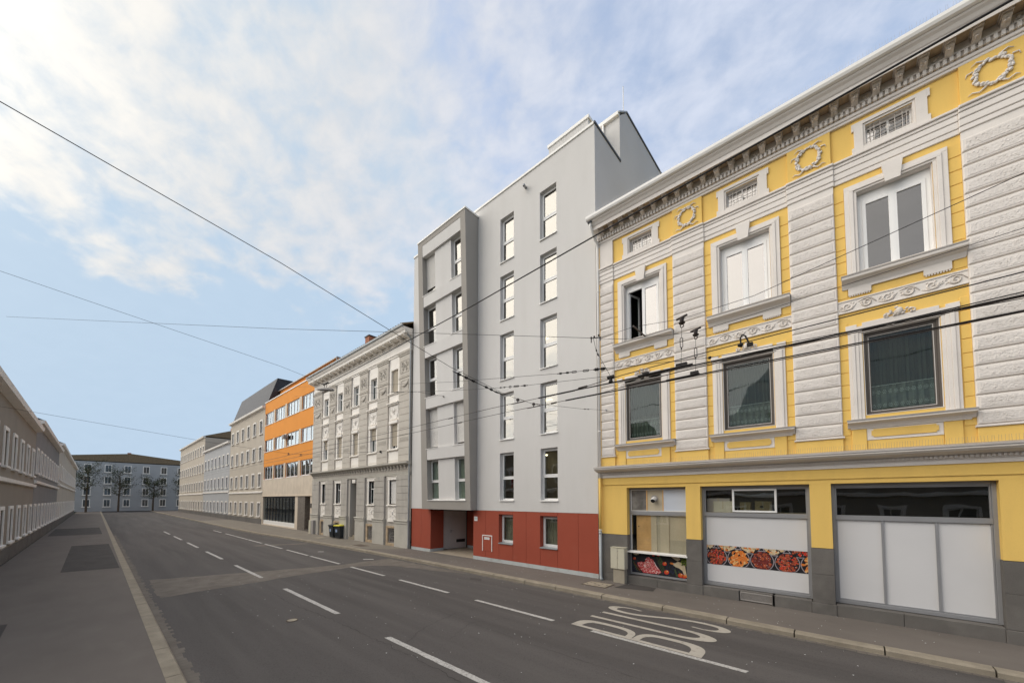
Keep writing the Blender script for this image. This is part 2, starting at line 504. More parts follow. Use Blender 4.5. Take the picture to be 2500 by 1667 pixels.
        for h in holes:
            d = h[4] if len(h) > 4 else depth
            a, b, c, e = h[:4]
            s.quad((a, y, c), (a, y + d, c), (a, y + d, e), (a, y, e))
            s.quad((b, y, c), (b, y, e), (b, y + d, e), (b, y + d, c))
            s.quad((a, y, e), (a, y + d, e), (b, y + d, e), (b, y, e))
            s.quad((a, y, c), (b, y, c), (b, y + d, c), (a, y + d, c))
        return s

    def build(s, name, material, parent=None, smooth=False, label=None, kind=None):
        loc = Vector((0, 0, 0))
        p = parent
        while p is not None:
            loc += p.location
            p = p.parent
        me = bpy.data.meshes.new(name)
        me.from_pydata([(a - loc.x, b - loc.y, c - loc.z) for a, b, c in s.v], [], s.f)
        mats = material if isinstance(material, (list, tuple)) else [material]
        for m in mats: me.materials.append(M[m])
        if len(mats) > 1: me.polygons.foreach_set('material_index', s.mi)
        bm = bmesh.new()
        bm.from_mesh(me)
        bmesh.ops.recalc_face_normals(bm, faces=bm.faces)
        bm.to_mesh(me)
        bm.free()
        if smooth: me.polygons.foreach_set('use_smooth', [True] * len(me.polygons))
        o = bpy.data.objects.new(name, me)
        COL.objects.link(o)
        if parent is not None: o.parent = parent
        if label: o['label'] = label
        if kind: o['kind'] = kind
        return o


def thing(name, label, cat, loc=(0, 0, 0), group=None):
    o = bpy.data.objects.new(name, None)
    COL.objects.link(o)
    o.location = loc
    o['label'] = label
    o['category'] = cat
    if group: o['group'] = group
    return o


def tag(o, label, cat, group=None):
    o['label'] = label
    o['category'] = cat
    if group: o['group'] = group
    return o


def copy_tree(o, parent=None):
    c = o.copy()
    COL.objects.link(c)
    c.parent = parent
    for ch in list(o.children):
        copy_tree(ch, c)
    return c


def text_mesh(mb, txt, x, z, size, y, width=None):
    """lettering facing the street, flat, added to mb at (x,z) lower left"""
    cu = bpy.data.curves.new('t', 'FONT')
    cu.body = txt
    cu.size = size
    ob = bpy.data.objects.new('t', cu)
    COL.objects.link(ob)
    dg = bpy.context.evaluated_depsgraph_get()
    me = ob.evaluated_get(dg).to_mesh()
    vs = [(p.co.x, p.co.y) for p in me.vertices]
    fs = [tuple(p.vertices) for p in me.polygons]
    x1 = max(p[0] for p in vs) if vs else 1
    k = (width / x1) if width else 1
    mb.add([(x + p[0] * k, y, z + p[1]) for p in vs], fs)
    bpy.data.objects.remove(ob)
    bpy.data.curves.remove(cu)


def scroll(mb, cx, cz, r, y, turns=1.4, dirn=1, ph=0.0, tr=0.012, n=16):
    pts = []
    for i in range(n + 1):
        t = i / n
        a = ph + dirn * t * turns * 2 * pi
        rr = r * (1 - 0.85 * t)
        pts.append((cx + rr * cos(a), y, cz + rr * sin(a)))
    mb.tube(pts, [tr * (1 - 0.4 * i / n) for i in range(n + 1)], 5)


# ------------------------------------------------------------------ ground
def struct(name, mb, m):
    return mb.build(name, m, kind='structure')


KERB = [(-260, -3.25), (-40, -3.25), (-32, -3.02), (-27, -2.72), (-20, -2.36), (-14.5, -2.17), (-10, -2.10), (0, -2.12), (6, -2.17), (40, -2.3)]


def ky(x):
    for (a, ya), (b, yb) in zip(KERB, KERB[1:]):
        if a <= x <= b:
            return ya + (yb - ya) * (x - a) / (b - a)
    return KERB[-1][1]


g = MB()
g.quad((-900, -900, -0.20), (900, -900, -0.20), (900, 900, -0.20), (-900, 900, -0.20))
struct('ground', g, 'grass')
RZ = -0.12
ROADS = -11.6
g = MB()
g.quad((-260, ROADS, RZ), (60, ROADS, RZ), (60, -2.0, RZ), (-260, -2.0, RZ))
struct('road', g, 'asphalt')
g = MB()   # near pavement on the photographed side, its kerb line bends with the street
xs_ = [-260, -40, -32, -27, -20, -14.5, -10, 0, 6, 40]
for a, b in zip(xs_, xs_[1:]):
    g.quad((a, ky(a) + 0.22, 0), (b, ky(b) + 0.22, 0), (b, 3.0, 0), (a, 3.0, 0))
struct('pavement', g, 'walk')
g = MB()   # paler relaid stretch of asphalt in front of the old grey house
pp = [(-60, 2), (-60, ky(-60) + .23), (-40, ky(-40) + .23), (-27, ky(-27) + .23), (-20, ky(-20) + .23), (-15.3, ky(-15.3) + .23), (-13.6, -1.1), (-12.72, -0.02), (-12.72, 2)]
g.add([(x, y, 0.004) for x, y in pp], [tuple(range(len(pp)))])
struct('pavement_patch', g, 'walk_pale')
g = MB()
pp = [(1.1, -0.95), (2.3, -0.62), (2.2, -0.08), (1.2, -0.08)]
g.add([(x, y, 0.005) for x, y in pp], [tuple(range(4))])
struct('pavement_patch', g, 'asphalt_dark')
g = MB()
g.box(-260, 60, -15.4, ROADS - 0.24, -0.3, 0.0)
struct('pavement_opposite', g, 'walk')
g = MB()
x = -60.0
while x < 22:   # kerb stones
    ln = random.uniform(1.35, 2.0)
    x1 = x + ln
    dz = random.uniform(-0.006, 0.006)
    ya, yb = ky(x) , ky(x1)
    top, c = 0.004 + dz, 0.03
    gp = 0.012
    a, b = x + gp, x1 - gp
    vs = [(a, ya + .24, -.3), (b, yb + .24, -.3), (b, yb + .24, top), (a, ya + .24, top), (a, ya + .04, top), (b, yb + .04, top), (a, ya, top - c), (b, yb, top - c), (a, ya - .015, -.3), (b, yb - .015, -.3)]
    g.add(vs, [(0, 1, 2, 3), (3, 2, 5, 4), (4, 5, 7, 6), (6, 7, 9, 8), (0, 3, 4, 6, 8), (1, 9, 7, 5, 2)])
    x = x1
x = -60
while x < 22:
    x1 = x + random.uniform(1.3, 2.0)
    g.prof_x([(ROADS - .24, -.3), (ROADS - .24, .004), (ROADS - .03, .004), (ROADS, -.03), (ROADS + .015, -.3)], x + .01, x1 - .01)
    x = x1
g.box(-260, -60.1, ROADS - 0.24, ROADS, -0.3, 0.003)
g.box(-260, -60, -3.25, -3.01, -0.3, 0.003)
struct('kerb', g, 'kerb_stone')
g = MB()   # pale gutter line along the kerb
x = -40.0
while x < 22:
    x1 = x + random.uniform(.14, .2)
    wd = random.uniform(.10, .17)
    g.quad((x, ky(x) - wd, RZ + .004), (x1 - .008, ky(x1) - wd, RZ + .004), (x1 - .008, ky(x1) + .0, RZ + .004), (x, ky(x), RZ + .004))
    x = x1
x = -40.0
while x < 22:
    x1 = x + random.uniform(.14, .2)
    wd = random.uniform(.14, .24)
    g.quad((x, ROADS + .02, RZ + .004), (x1 - .008, ROADS + .02, RZ + .004), (x1 - .008, ROADS + wd, RZ + .004), (x, ROADS + wd, RZ + .004))
    x = x1
struct('gutter', g, 'asphalt_pale')
sheet_ = MB()
for a, b, ya, yb in ((-30, -17, -13.6, -11.9), (-8, -3.5, -15.3, -13.9), (-52, -41, -15.2, -12.2)):
    sheet_.add([(a, ya, .004), (b, ya + .05, .004), (b + .2, yb, .004), (a - .1, yb - .1, .004)], [(0, 1, 2, 3)])
struct('pavement_patch', sheet_, 'asphalt_dark')


def jag(pts, amp=0.06, step=0.25):
    """roughen the edge of a repair patch"""
    o = []
    for i, (a, b) in enumerate(zip(pts, pts[1:] + pts[:1])):
        n = max(1, int(math.dist(a, b) / step))
        for k in range(n):
            t = k / n
            j = amp if k else 0
            o.append((a[0] + (b[0] - a[0]) * t + random.uniform(-j, j), a[1] + (b[1] - a[1]) * t + random.uniform(-j, j)))
    return o


def sheet(name, pts, z, m, kind='structure'):
    q = MB()
    q.add([(x, y, z) for x, y in pts], [tuple(range(len(pts)))])
    return q.build(name, m, kind=kind)


sheet('road_patch', jag([(-13.15, ROADS + .34), (-11.7, -7.2), (-10.95, -4.95), (-11.05, -2.4), (-4.6, -2.3), (-6.2, -2.75), (-8.9, -3.4), (-9.75, -4.1), (-10.05, -4.75), (-9.75, -7.6), (-9.22, ROADS + .34)], 0.05), RZ + .004, 'asphalt_pale')
sheet('road_patch', jag([(-22.9, -5.6), (-21.6, -2.7), (-21.0, -2.7), (-22.2, -5.6)], 0.04), RZ + .004, 'asphalt_pale')
sheet('road_patch', jag([(-9.5, -4.75), (-7.6, -4.0), (-7.9, -3.55), (-9.5, -4.1)], 0.05), RZ + .008, 'asphalt')
sheet('road_patch', jag([(-11.85, -3.4), (-11.45, -3.05), (-11.2, -3.1), (-11.6, -3.45)], 0.02), RZ + .008, 'road_paint')
sheet('road_patch', jag([(-16.55, -3.85), (-16.3, -3.62), (-16.1, -3.66), (-16.35, -3.88)], 0.02), RZ + .004, 'road_paint')
sheet('road_patch', jag([(-4.2, -2.75), (-3.7, -2.6), (-3.45, -2.85), (-3.9, -3.0)], 0.03), RZ + .004, 'asphalt_dark')
for yy, wv in ((-3.45, .42), (-6.2, .5), (-7.35, .45), (-9.5, .6)):    # worn wheel tracks are slightly paler strips
    pass
# lane markings, one mesh each
for n_, (a, b) in enumerate([(-40.2, -36.6), (-35.0, -31.4), (-31.2, -27.6), (-27.4, -23.9), (-23.2, -19.6), (-18.75, -15.3), (-14.95, -11.3), (-10.1, -7.1), (-5.95, -2.95), (-1.6, 1.35), (2.46, 5.64), (6.9, 9.9), (11, 14)]):
    sheet('lane_dash', jag([(a, -4.88), (b, -4.88), (b + .03, -4.76), (a + .03, -4.76)], 0.006, .2), RZ + .0065, 'road_paint')
for a, b in [(-42, -37.8), (-35.2, -31), (-28.4, -24.2), (-21.5, -17.3), (-14.6, -10.4), (-7.68, -3.4), (-0.8, 3.4), (6.1, 10.3)]:
    sheet('lane_dash', jag([(a, -8.30), (b, -8.30), (b + .05, -8.17), (a + .05, -8.17)], 0.006, .2), RZ + .0065, 'road_paint')

# BUS lettering on the bus lane, top of the letters towards -x
bz = RZ + .0065
bus = MB()


def lozenge(outer, inner):
    n = len(outer)
    bus.add([(x, y, bz) for x, y in outer] + [(x, y, bz) for x, y in inner], [(i, i + 1, n + i + 1, n + i) for i in range(n - 1)])


def bowl(x0, x1, ys, yo, tx0, tx1, ty):
    """half ring on the spine line ys reaching out to yo"""
    o, i_ = [], []
    for k in range(17):
        t = pi * k / 16
        e = 0.62
        sx = math.copysign(abs(cos(t)) ** e, cos(t))
        sy = abs(sin(t)) ** e
        xm, rx = (x0 + x1) / 2, (x1 - x0) / 2
        o.append((xm - sx * rx, ys + (yo - ys) * sy))
        xa, xb = x0 + tx0, x1 - tx1
        i_.append(((xa + xb) / 2 - sx * (xb - xa) / 2, ys + (yo - ty - ys) * sy))
    lozenge(o, i_)


bus.quad((1.84, -4.74, bz), (4.86, -4.74, bz), (4.86, -4.63, bz), (1.84, -4.63, bz))
bowl(1.84, 3.38, -4.629, -4.11, 0.24, 0.16, 0.14)
bowl(3.40, 4.86, -4.629, -4.07, 0.16, 0.26, 0.15)
bus.quad((1.88, -3.88, bz), (4.10, -3.88, bz), (4.10, -3.76, bz), (1.88, -3.76, bz))
bus.quad((1.95, -3.38, bz), (4.10, -3.38, bz), (4.10, -3.26, bz), (1.95, -3.26, bz))
o, i_ = [], []
for k in range(17):
    t = pi * k / 16
    o.append((4.101 + .76 * sin(t), -3.57 - .31 * cos(t)))
    i_.append((4.101 + .42 * sin(t), -3.57 - .19 * cos(t)))
lozenge(o, i_)
cl = [(2.72, -2.95, .05), (2.42, -3.00, .055), (2.12, -2.93, .07), (1.98, -2.78, .10), (2.05, -2.62, .12), (2.40, -2.53, .13), (2.80, -2.56, .12), (3.20, -2.70, .10), (3.55, -2.84, .10), (3.95, -2.96, .11), (4.35, -2.99, .12), (4.70, -2.92, .12), (4.84, -2.76, .11), (4.74, -2.60, .08), (4.45, -2.52, .06), (4.10, -2.56, .05)]
cl = [(x, -5.50 - y, q) for x, y, q in cl]
sm = []
for i in range(len(cl) - 1):
    p0, p1, p2, p3 = cl[max(i - 1, 0)], cl[i], cl[i + 1], cl[min(i + 2, len(cl) - 1)]
    for k in range(4):
        t = k / 4
        sm.append(tuple(0.5 * ((2 * p1[j]) + (-p0[j] + p2[j]) * t + (2 * p0[j] - 5 * p1[j] + 4 * p2[j] - p3[j]) * t * t + (-p0[j] + 3 * p1[j] - 3 * p2[j] + p3[j]) * t ** 3) for j in range(3)))
o, i_ = [], []
for i, (x, y, q) in enumerate(sm):
    a, b = sm[max(i - 1, 0)], sm[min(i + 1, len(sm) - 1)]
    dx, dy = b[0] - a[0], b[1] - a[1]
    d = math.hypot(dx, dy) or 1
    nx, ny = -dy / d, dx / d
    kx = 0.13
    o.append((x + nx * kx, y + ny * q * .52))
    i_.append((x - nx * kx, y - ny * q * .52))
lozenge(o, i_)
bus.build('bus_lane_marking', 'bus_paint', kind='structure')

# cracks
cr = MB()


def crack(pts, wd=0.012, z=RZ + .0048, amp=.07):
    path = []
    for a, b in zip(pts, pts[1:]):
        n = max(2, int(math.dist(a, b) / .12))
        for k in range(n):
            t = k / n
            path.append((a[0] + (b[0] - a[0]) * t + random.gauss(0, amp * .35), a[1] + (b[1] - a[1]) * t + random.gauss(0, amp * .35)))
    path.append(pts[-1])
    for a, b in zip(path, path[1:]):
        dx, dy = b[0] - a[0], b[1] - a[1]
        d = math.hypot(dx, dy) or 1
        w0 = wd * random.uniform(.15, .6)
        nx, ny = -dy / d * w0, dx / d * w0
        cr.quad((a[0] - nx, a[1] - ny, z), (b[0] - nx, b[1] - ny, z), (b[0] + nx, b[1] + ny, z), (a[0] + nx, a[1] + ny, z))


crack([(-0.9, -5.1), (-1.0, -6.2), (-0.7, -7.3), (-0.2, -8.1)], .010)
crack([(0.4, -5.3), (-0.1, -6.4), (0.4, -7.4)], .008)
crack([(1.5, -5.0), (1.9, -4.3), (2.0, -4.05), (2.6, -3.95)], .008)
crack([(-7.4, -8.7), (-5.2, -8.75), (-3.4, -8.55), (-1.6, -8.5), (0.5, -8.45), (3.5, -8.5)], .012)
crack([(-12.5, -6.3), (-6, -6.35), (-2, -6.25), (2, -6.4), (6, -6.3)], .008, amp=.04)
crack([(-4, -3.6), (0, -3.7), (1.6, -3.6)], .006, amp=.04)
cr.build('road_cracks', 'crack', kind='structure')
sp = MB()     # chips, chewing gum and litter trodden into the asphalt
for i in range(260):
    x, y = random.uniform(-12, 9), random.uniform(-10.5, -2.4)
    r = random.choice((.005, .007, .009, .013))
    n = 5
    ph = random.random() * 6
    sp.add([(x + r * cos(ph + 2 * pi * k / n) * random.uniform(.7, 1.3), y + r * sin(ph + 2 * pi * k / n), RZ + .0072) for k in range(n)], [tuple(range(n))])
for i in range(130):
    x, y = random.uniform(-12, 9), random.uniform(-1.8, -0.1)
    r = random.choice((.008, .01, .013))
    ph = random.random() * 6
    sp.add([(x + r * cos(ph + 2 * pi * k / 5), y + r * sin(ph + 2 * pi * k / 5), .0065) for k in range(5)], [tuple(range(5))])
sp.build('litter_specks', 'paper_white', kind='stuff')
sp_ = bpy.data.objects['litter_specks']
sp_['label'] = 'tiny pale specks of grit and gum on the asphalt'
sp_['category'] = 'litter'

# covers
c_ = thing('utility_cover', 'pale two-part utility cover in the pavement beside the yellow shop corner', 'utility cover', (0.45, -0.9, 0))
q = MB(); q.box(0.02, 0.44, -1.2, -.62, -.02, .012); q.box(0.455, 0.88, -1.2, -.62, -.02, .012); q.build('cover_plate', 'cover_stone', c_)
q = MB(); q.ring_frame(-.02, .92, -1.24, -.58, .03, 0, 1)
q = MB()
for a in ((-.03, .93, -1.25, -1.21), (-.03, .93, -.61, -.57), (-.03, .01, -1.21, -.61), (.89, .93, -1.21, -.61)):
    q.box(a[0], a[1], a[2], a[3], -.02, .010)
q.build('cover_frame', 'iron_cover', c_)
q = MB()
for cx, cy in ((.12, -.78), (.12, -1.05), (.34, -.9), (.58, -.8), (.58, -1.05), (.8, -.9)):
    q.box(cx - .03, cx + .03, cy - .018, cy + .018, .01, .016)
q.build('lifting_slot', 'crack', c_)
c_ = thing('manhole_cover', 'rusty brown rectangular manhole cover before the grey house', 'manhole cover', (-16.4, -1.3, 0))
q = MB(); q.box(-17.1, -15.8, -1.6, -.95, -.02, .014); q.build('cover_plate', 'iron_cover', c_)
q = MB()
for a in ((-17.16, -15.74, -1.66, -1.6), (-17.16, -15.74, -.95, -.89), (-17.16, -17.1, -1.6, -.95), (-15.8, -15.74, -1.6, -.95)):
    q.box(a[0], a[1], a[2], a[3], -.02, .011)
q.build('cover_frame', 'cover_stone', c_)
c_ = thing('manhole_cover', 'small pale square cover in the pavement near the dustbins', 'manhole cover', (-23.5, -1.1, 0))
q = MB(); q.box(-23.9, -23.1, -1.35, -.85, -.02, .014); q.build('cover_plate', 'cover_stone', c_)
c_ = thing('manhole_cover', 'small round pale valve cover set in the road between two long lane dashes', 'manhole cover', (-3.7, -9.25, RZ))
q = MB(); q.prof_z([(-3.7 + .11 * cos(2 * pi * k / 20), -9.25 + .11 * sin(2 * pi * k / 20)) for k in range(20)], RZ, RZ + .012); q.build('cover_plate', 'cover_stone', c_)
q = MB(); q.tube([(-3.7 + .125 * cos(2 * pi * k / 24), -9.25 + .125 * sin(2 * pi * k / 24), RZ + .004) for k in range(25)], .012, 6); q.build('cover_frame', 'iron_cover', c_)

# ================================================================== modern grey apartment block
B = thing('apartment_building', 'modern light grey rendered block with taupe framed bay over a red panelled ground floor', 'building', (-6.3, 0, 0))
YB = 7.5
FZ = [(14.46, 16.70), (11.585, 13.80), (8.67, 10.905), (5.80, 8.03), (2.925, 5.17)]
XA, XB = (-5.225, -4.34), (-2.775, -1.875)
BX0, BX1 = -10.95, -6.82
holes = [(a, b, z0, z1) for a, b in (XA, XB) for z0, z1 in FZ]
q = MB()
q.holewall(-12.70, 0.0, 2.44, 18.02, 0.0, holes + [(BX0 + .05, BX1 - .05, 2.46, 17.6, .02)], 0.20)
q.quad((-12.70, 0, 2.44), (-12.70, YB, 2.44), (-12.70, YB, 18.02), (-12.70, 0, 18.02))
q.quad((-12.7, 0, 18.02), (0, 0, 18.02), (0, .3, 18.02), (-12.7, .3, 18.02))
q.quad((-12.7, .3, 18.02), (0, .3, 18.02), (0, .3, 17.6), (-12.7, .3, 17.6))
q.quad((-12.7, .3, 17.6), (0, .3, 17.6), (0, YB, 17.6), (-12.7, YB, 17.6))
q.quad((-12.7, YB, 0), (0, YB, 0), (0, YB, 18.02), (-12.7, YB, 18.02))
q.build('wall', 'render_grey', B)
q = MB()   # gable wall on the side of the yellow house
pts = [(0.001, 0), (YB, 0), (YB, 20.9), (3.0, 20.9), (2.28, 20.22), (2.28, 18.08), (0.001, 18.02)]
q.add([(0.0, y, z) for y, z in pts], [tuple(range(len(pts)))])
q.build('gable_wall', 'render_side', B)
q = MB()   # set back penthouse storey
q.add([(-9, 2.28, 17.6), (-.003, 2.28, 17.6), (-.003, 2.28, 20.2), (-9, 2.28, 20.2)], [(0, 1, 2, 3)])
q.quad((-9, 2.28, 20.2), (-.003, 2.28, 20.2), (-.003, 3.0, 20.88), (-9, 3.0, 20.88))
q.quad((-9, 3, 20.88), (-.003, 3, 20.88), (-.003, YB - .01, 20.88), (-9, YB - .01, 20.88))
q.quad((-9, 2.28, 17.6), (-9, YB - .01, 17.6), (-9, YB - .01, 20.88), (-9, 2.28, 20.2))
q.build('penthouse', 'render_grey', B)
q = MB()
q.box(-9.05, -.02, 2.15, 2.32, 20.2, 20.36)
q.build('gutter', 'white_metal', B)
q = MB()
q.prof_x([(2.20, 20.36), (3.02, 21.0), (3.02, 20.93), (2.20, 20.29)], -.6, .035)
q.build('verge_sheet', 'zinc', B)
q = MB()
q.box(-.02, .04, 3.0, YB + .04, 20.88, 20.97)
q.build('side_coping', 'dark_coping', B)
q = MB(); q.box(-.02, .04, -.03, 2.30, 18.03, 18.125)
q.build('side_coping', 'dark_coping', B)
q = MB()
q.box(-12.74, -.021, -.045, .34, 18.02, 18.12)
q.build('coping', 'white_metal', B)
q = MB()
q.tube([(-.78, 2.20, 20.2), (-.78, 2.20, 18.4), (-.78, 2.2, 17.6)], .05, 10)
q.build('downpipe', 'white_metal', B, smooth=True)
q = MB()
q.box(-3.0, -.86, 1.0, 2.27, 17.6, 19.66)
dm = q.build('lift_head', 'render_grey', B)
q = MB()
q.box(-3.05, -.81, .95, 2.27, 19.661, 19.80)
q.build('lift_head_coping', 'white_metal', dm)
q = MB()
q.tube([(-.1, 2.9, 20.9), (-.1, 2.9, 22.2)], .018, 6)
q.build('lightning_rod', 'white_metal', B)
q = MB()
q.tube([(-3.62, .02, 17.45), (-3.45, -.32, 17.25)], .062, 14)
q.build('overflow_spout', 'steel', B, smooth=True)

q = MB()   # rooms behind the glass
q.box(-12.6, -.05, 1.5, 1.52, 2.5, 17.6)
for z in (5.42, 8.30, 11.20, 14.08, 17.0):
    q.box(-12.6, -.05, .25, 1.5, z, z + .12)
q.box(-12.6, -.05, .25, 1.5, 2.55, 2.62)
for x in (-11.2, -8.9, -6.7, -3.6, -.1):
    q.box(x, x + .08, .25, 1.5, 2.63, 17.0)
q.box(-6.9, -.2, 1.3, 1.32, .2, 2.4)
q.build('interior_wall', 'interior', B)


def pvc_window(x0, x1, z0, z1, y, gl, sill=True, tz=None, blind=None, sillm='white_metal'):
    """frame with a fixed lower and an opening upper light; y = depth of the frame face"""
    tz = tz if tz is not None else z0 + (z1 - z0) * .465
    q = MB()
    q.ring_frame(x0, x1, z0 + .03, z1, .055, y, y + .07, c=.004)
    if tz:
        q.box(x0 + .055, x1 - .055, y - .002, y + .07, tz - .045, tz + .045)
        q.ring_frame(x0 + .055, x1 - .055, tz + .045, z1 - .055, .05, y - .012, y + .05, c=.004)
        q.box(x0 + .055, x1 - .055, y + .003, y + .06, z0 + .085, z0 + .10)
    else:
        q.ring_frame(x0 + .055, x1 - .055, z0 + .085, z1 - .055, .05, y - .012, y + .05, c=.004)
    wnd = q.build('window', 'pvc', B)
    q = MB()
    if tz:
        q.box(x0 + .1, x1 - .1, y + .025, y + .03, tz + .08, z1 - .1)
        q.box(x0 + .05, x1 - .05, y + .03, y + .035, z0 + .09, tz - .04)
    else:
        q.box(x0 + .1, x1 - .1, y + .025, y + .03, z0 + .13, z1 - .1)
    q.build('pane', gl, wnd)
    if sill:
        q = MB()
        q.prof_x([(y, z0 + .035), (-.055, z0 + .004), (-.055, z0 - .03), (-.045, z0 - .03), (-.045, z0 - .006), (y, z0 + .018)], x0 - .02, x1 + .02)
        q.build('sill', sillm, wnd)
    if blind is not None:
        q = MB()
        z = z1 - .02
        while z > blind + .03:
            q.prof_x([(y - .03, z), (y - .038, z - .02), (y - .03, z - .04), (y - .022, z - .04), (y - .022, z)], x0 + .02, x1 - .02)
            z -= .046
        q.box(x0 + .02, x1 - .02, y - .04, y - .02, z - .02, z)
        q.build('roller_shutter', 'blind_grey', wnd)
    return wnd


for i, (z0, z1) in enumerate(FZ):
    gl = 'glass_solar' if i < 4 else 'glass_clear'
    pvc_window(*XA, z0, z1, .175, gl)
    pvc_window(*XB, z0, z1, .175, gl)
# things seen inside the first floor rooms
q = MB()
q.tube([(-5.35, 1.05, 3.55), (-5.35, 1.05, 3.95)], .085, 12); q.blob((-5.35, 1.05, 3.97), .085, .085, .07)
ext = tag(q.build('fire_extinguisher', 'extinguisher', smooth=True), 'red fire extinguisher on the wall behind the first floor window', 'fire extinguisher')
for (x, z) in ((-3.0, 10.35 - 2.75 - .1), (-3.3, 4.98), (-3.2, 10.4)):
    lt = thing('ceiling_light', {7.5: 'lit ceiling lamp behind the glass two rows above the red ground floor', 4.98: 'lit strip lamp behind the glass in the window row just above the red ground floor', 10.4: 'lit ceiling lamp behind the glass three rows above the red ground floor'}[round(z, 2)], 'ceiling light', (x, .9, z))
    q = MB(); q.box(x - .2, x + .2, .75, .95, z, z + .05); q.build('diffuser', 'lamp_glow', lt)
    q = MB(); q.box(x - .23, x + .23, .72, .98, z + .051, z + .08); q.build('lamp_body', 'white_metal', lt)

# ---- tapering bay
kb = .49 / 15.26


def by(z): return -.43 - (z - 2.44) * kb


BT, BB = 17.62, 2.44
IL = lambda z: -10.39 - (z - 2.9) * .011
IR = -7.20
q = MB()


def bq(x0f, x1f, z0, z1, d0=0.0, d1=0.0):
    pass


def slab(mb, xl0, xl1, xr0, xr1, z0, z1, off, depth):
    """block following the raked bay front; left/right edges given at bottom and top"""
    vs = [(xl0, by(z0) + off, z0), (xr0, by(z0) + off, z0), (xr1, by(z1) + off, z1), (xl1, by(z1) + off, z1),
          (xl0, by(z0) + off + depth, z0), (xr0, by(z0) + off + depth, z0), (xr1, by(z1) + off + depth, z1), (xl1, by(z1) + off + depth, z1)]
    mb.add(vs, [(0, 1, 2, 3), (4, 7, 6, 5), (0, 4, 5, 1), (1, 5, 6, 2), (2, 6, 7, 3), (3, 7, 4, 0)])


# outer frame: left cheek, right cheek, head, foot (each to the wall plane)
def cheek(mb, xo, xi0, xi1):
    vs = [(xo, by(BB), BB), (xi0, by(BB), BB), (xi1, by(BT), BT), (xo, by(BT), BT), (xo, 0, BB), (xi0, 0, BB), (xi1, 0, BT), (xo, 0, BT)]
    mb.add(vs, [(0, 1, 2, 3), (4, 7, 6, 5), (0, 4, 5, 1), (1, 5, 6, 2), (2, 6, 7, 3), (3, 7, 4, 0)])


cheek(q, BX0, IL(BB), IL(BT))
cheek(q, BX1, IR, IR)
slab(q, IL(17.36), IL(BT), IR, IR, 17.36, BT, 0, .8)
slab(q, IL(BB), IL(2.90), IR, IR, BB, 2.90, 0, .43)
fr = q.build('bay_frame', 'taupe', B)
q = MB()
q.prof_x([(by(BT) - .03, BT), (by(BT) - .03, BT + .08), (.0, BT + .08), (.0, BT)], BX0 - .04, BX1 + .04)
q.build('bay_coping', 'white_metal', B)
for z0, z1 in ((16.70, 17.36), (13.80, 14.44), (10.905, 11.56), (8.03, 8.65), (5.17, 5.79)):
    q = MB()
    slab(q, IL(z0) + .003, IL(z1) + .003, IR - .003, IR - .003, z0, z1, .015, .34)
    q.build('spandrel', 'render_grey', B)
for z0, z1 in FZ:
    z0 = z0 if z0 > 3 else 2.945
    q = MB()
    slab(q, -9.54, -9.54, -8.14, -8.14, z0 - (.02 if z0 > 3 else 0), z1, .13, .30)
    q.build('pier_panel', 'render_grey', B)


def bay_window(x0, x1, z0, z1, gl, blind=None, curtain=False):
    zm = (z0 + z1) / 2
    off = .31
    q = MB()
    tz = z0 + (z1 - z0) * .455

    def R(xa, xb, za, zb, o, d): slab(q, xa, xa, xb, xb, za, zb, o, d)
    R(x0, x0 + .06, z0, z1, off, .07); R(x1 - .06, x1, z0, z1, off, .07)
    R(x0 + .06, x1 - .06, z0, z0 + .07, off, .07); R(x0 + .06, x1 - .06, z1 - .06, z1, off, .07)
    R(x0 + .06, x1 - .06, tz - .05, tz + .05, off - .002, .07)
    R(x0 + .06, x0 + .105, tz + .05, z1 - .06, off - .012, .06); R(x1 - .105, x1 - .06, tz + .05, z1 - .06, off - .012, .06)
    R(x0 + .105, x1 - .105, tz + .05, tz + .09, off - .012, .06); R(x0 + .105, x1 - .105, z1 - .10, z1 - .06, off - .012, .06)
    wnd = q.build('window', 'pvc', B)
    q = MB()
    slab(q, x0 + .1, x0 + .1, x1 - .1, x1 - .1, tz + .08, z1 - .09, off + .03, .004)
    slab(q, x0 + .05, x0 + .05, x1 - .05, x1 - .05, z0 + .06, tz - .04, off + .034, .004)
    q.build('pane', gl, wnd)
    q = MB()
    if z0 > 3:
        yf, yb_ = by(z0) - .04, by(z0) + off
        q.prof_x([(yf + .03, z0 - .01), (yb_, z0 + .02), (yb_, z0 - .002), (yf + .04, z0 - .035), (yf + .03, z0 - .035)], x0 - .01, x1 + .01)
        q.build('sill', 'white_metal', wnd)
    if blind is not None:
        q = MB()
        z = z1 - .02
        while z > blind + .03:
            y = by(z) + off - .02
            q.prof_x([(y - .010, z), (y - .018, z - .02), (y - .010, z - .038), (y, z - .038), (y, z)], x0 + .03, x1 - .03)
            z -= .046
        q.build('roller_shutter', 'blind_grey', wnd)
    if curtain:
        q = MB()
        n = 36
        pts = []
        for k in range(n + 1):
            x = x0 + .02 + (x1 - x0 - .04) * k / n
            pts.append((x, .02 + .03 * sin(k * 1.9) + .012 * sin(k * .7)))
        zb = z0 + .03
        for (xa, ya), (xb, yb_) in zip(pts, pts[1:]):
            q.quad((xa, by(zb) + off + .09 + ya, zb), (xb, by(zb) + off + .09 + yb_, zb), (xb, by(zb) + off + .09 + yb_, z1 - .05), (xa, by(zb) + off + .09 + ya, z1 - .05))
        q.build('curtain', 'curtain', wnd, smooth=True)
    return wnd


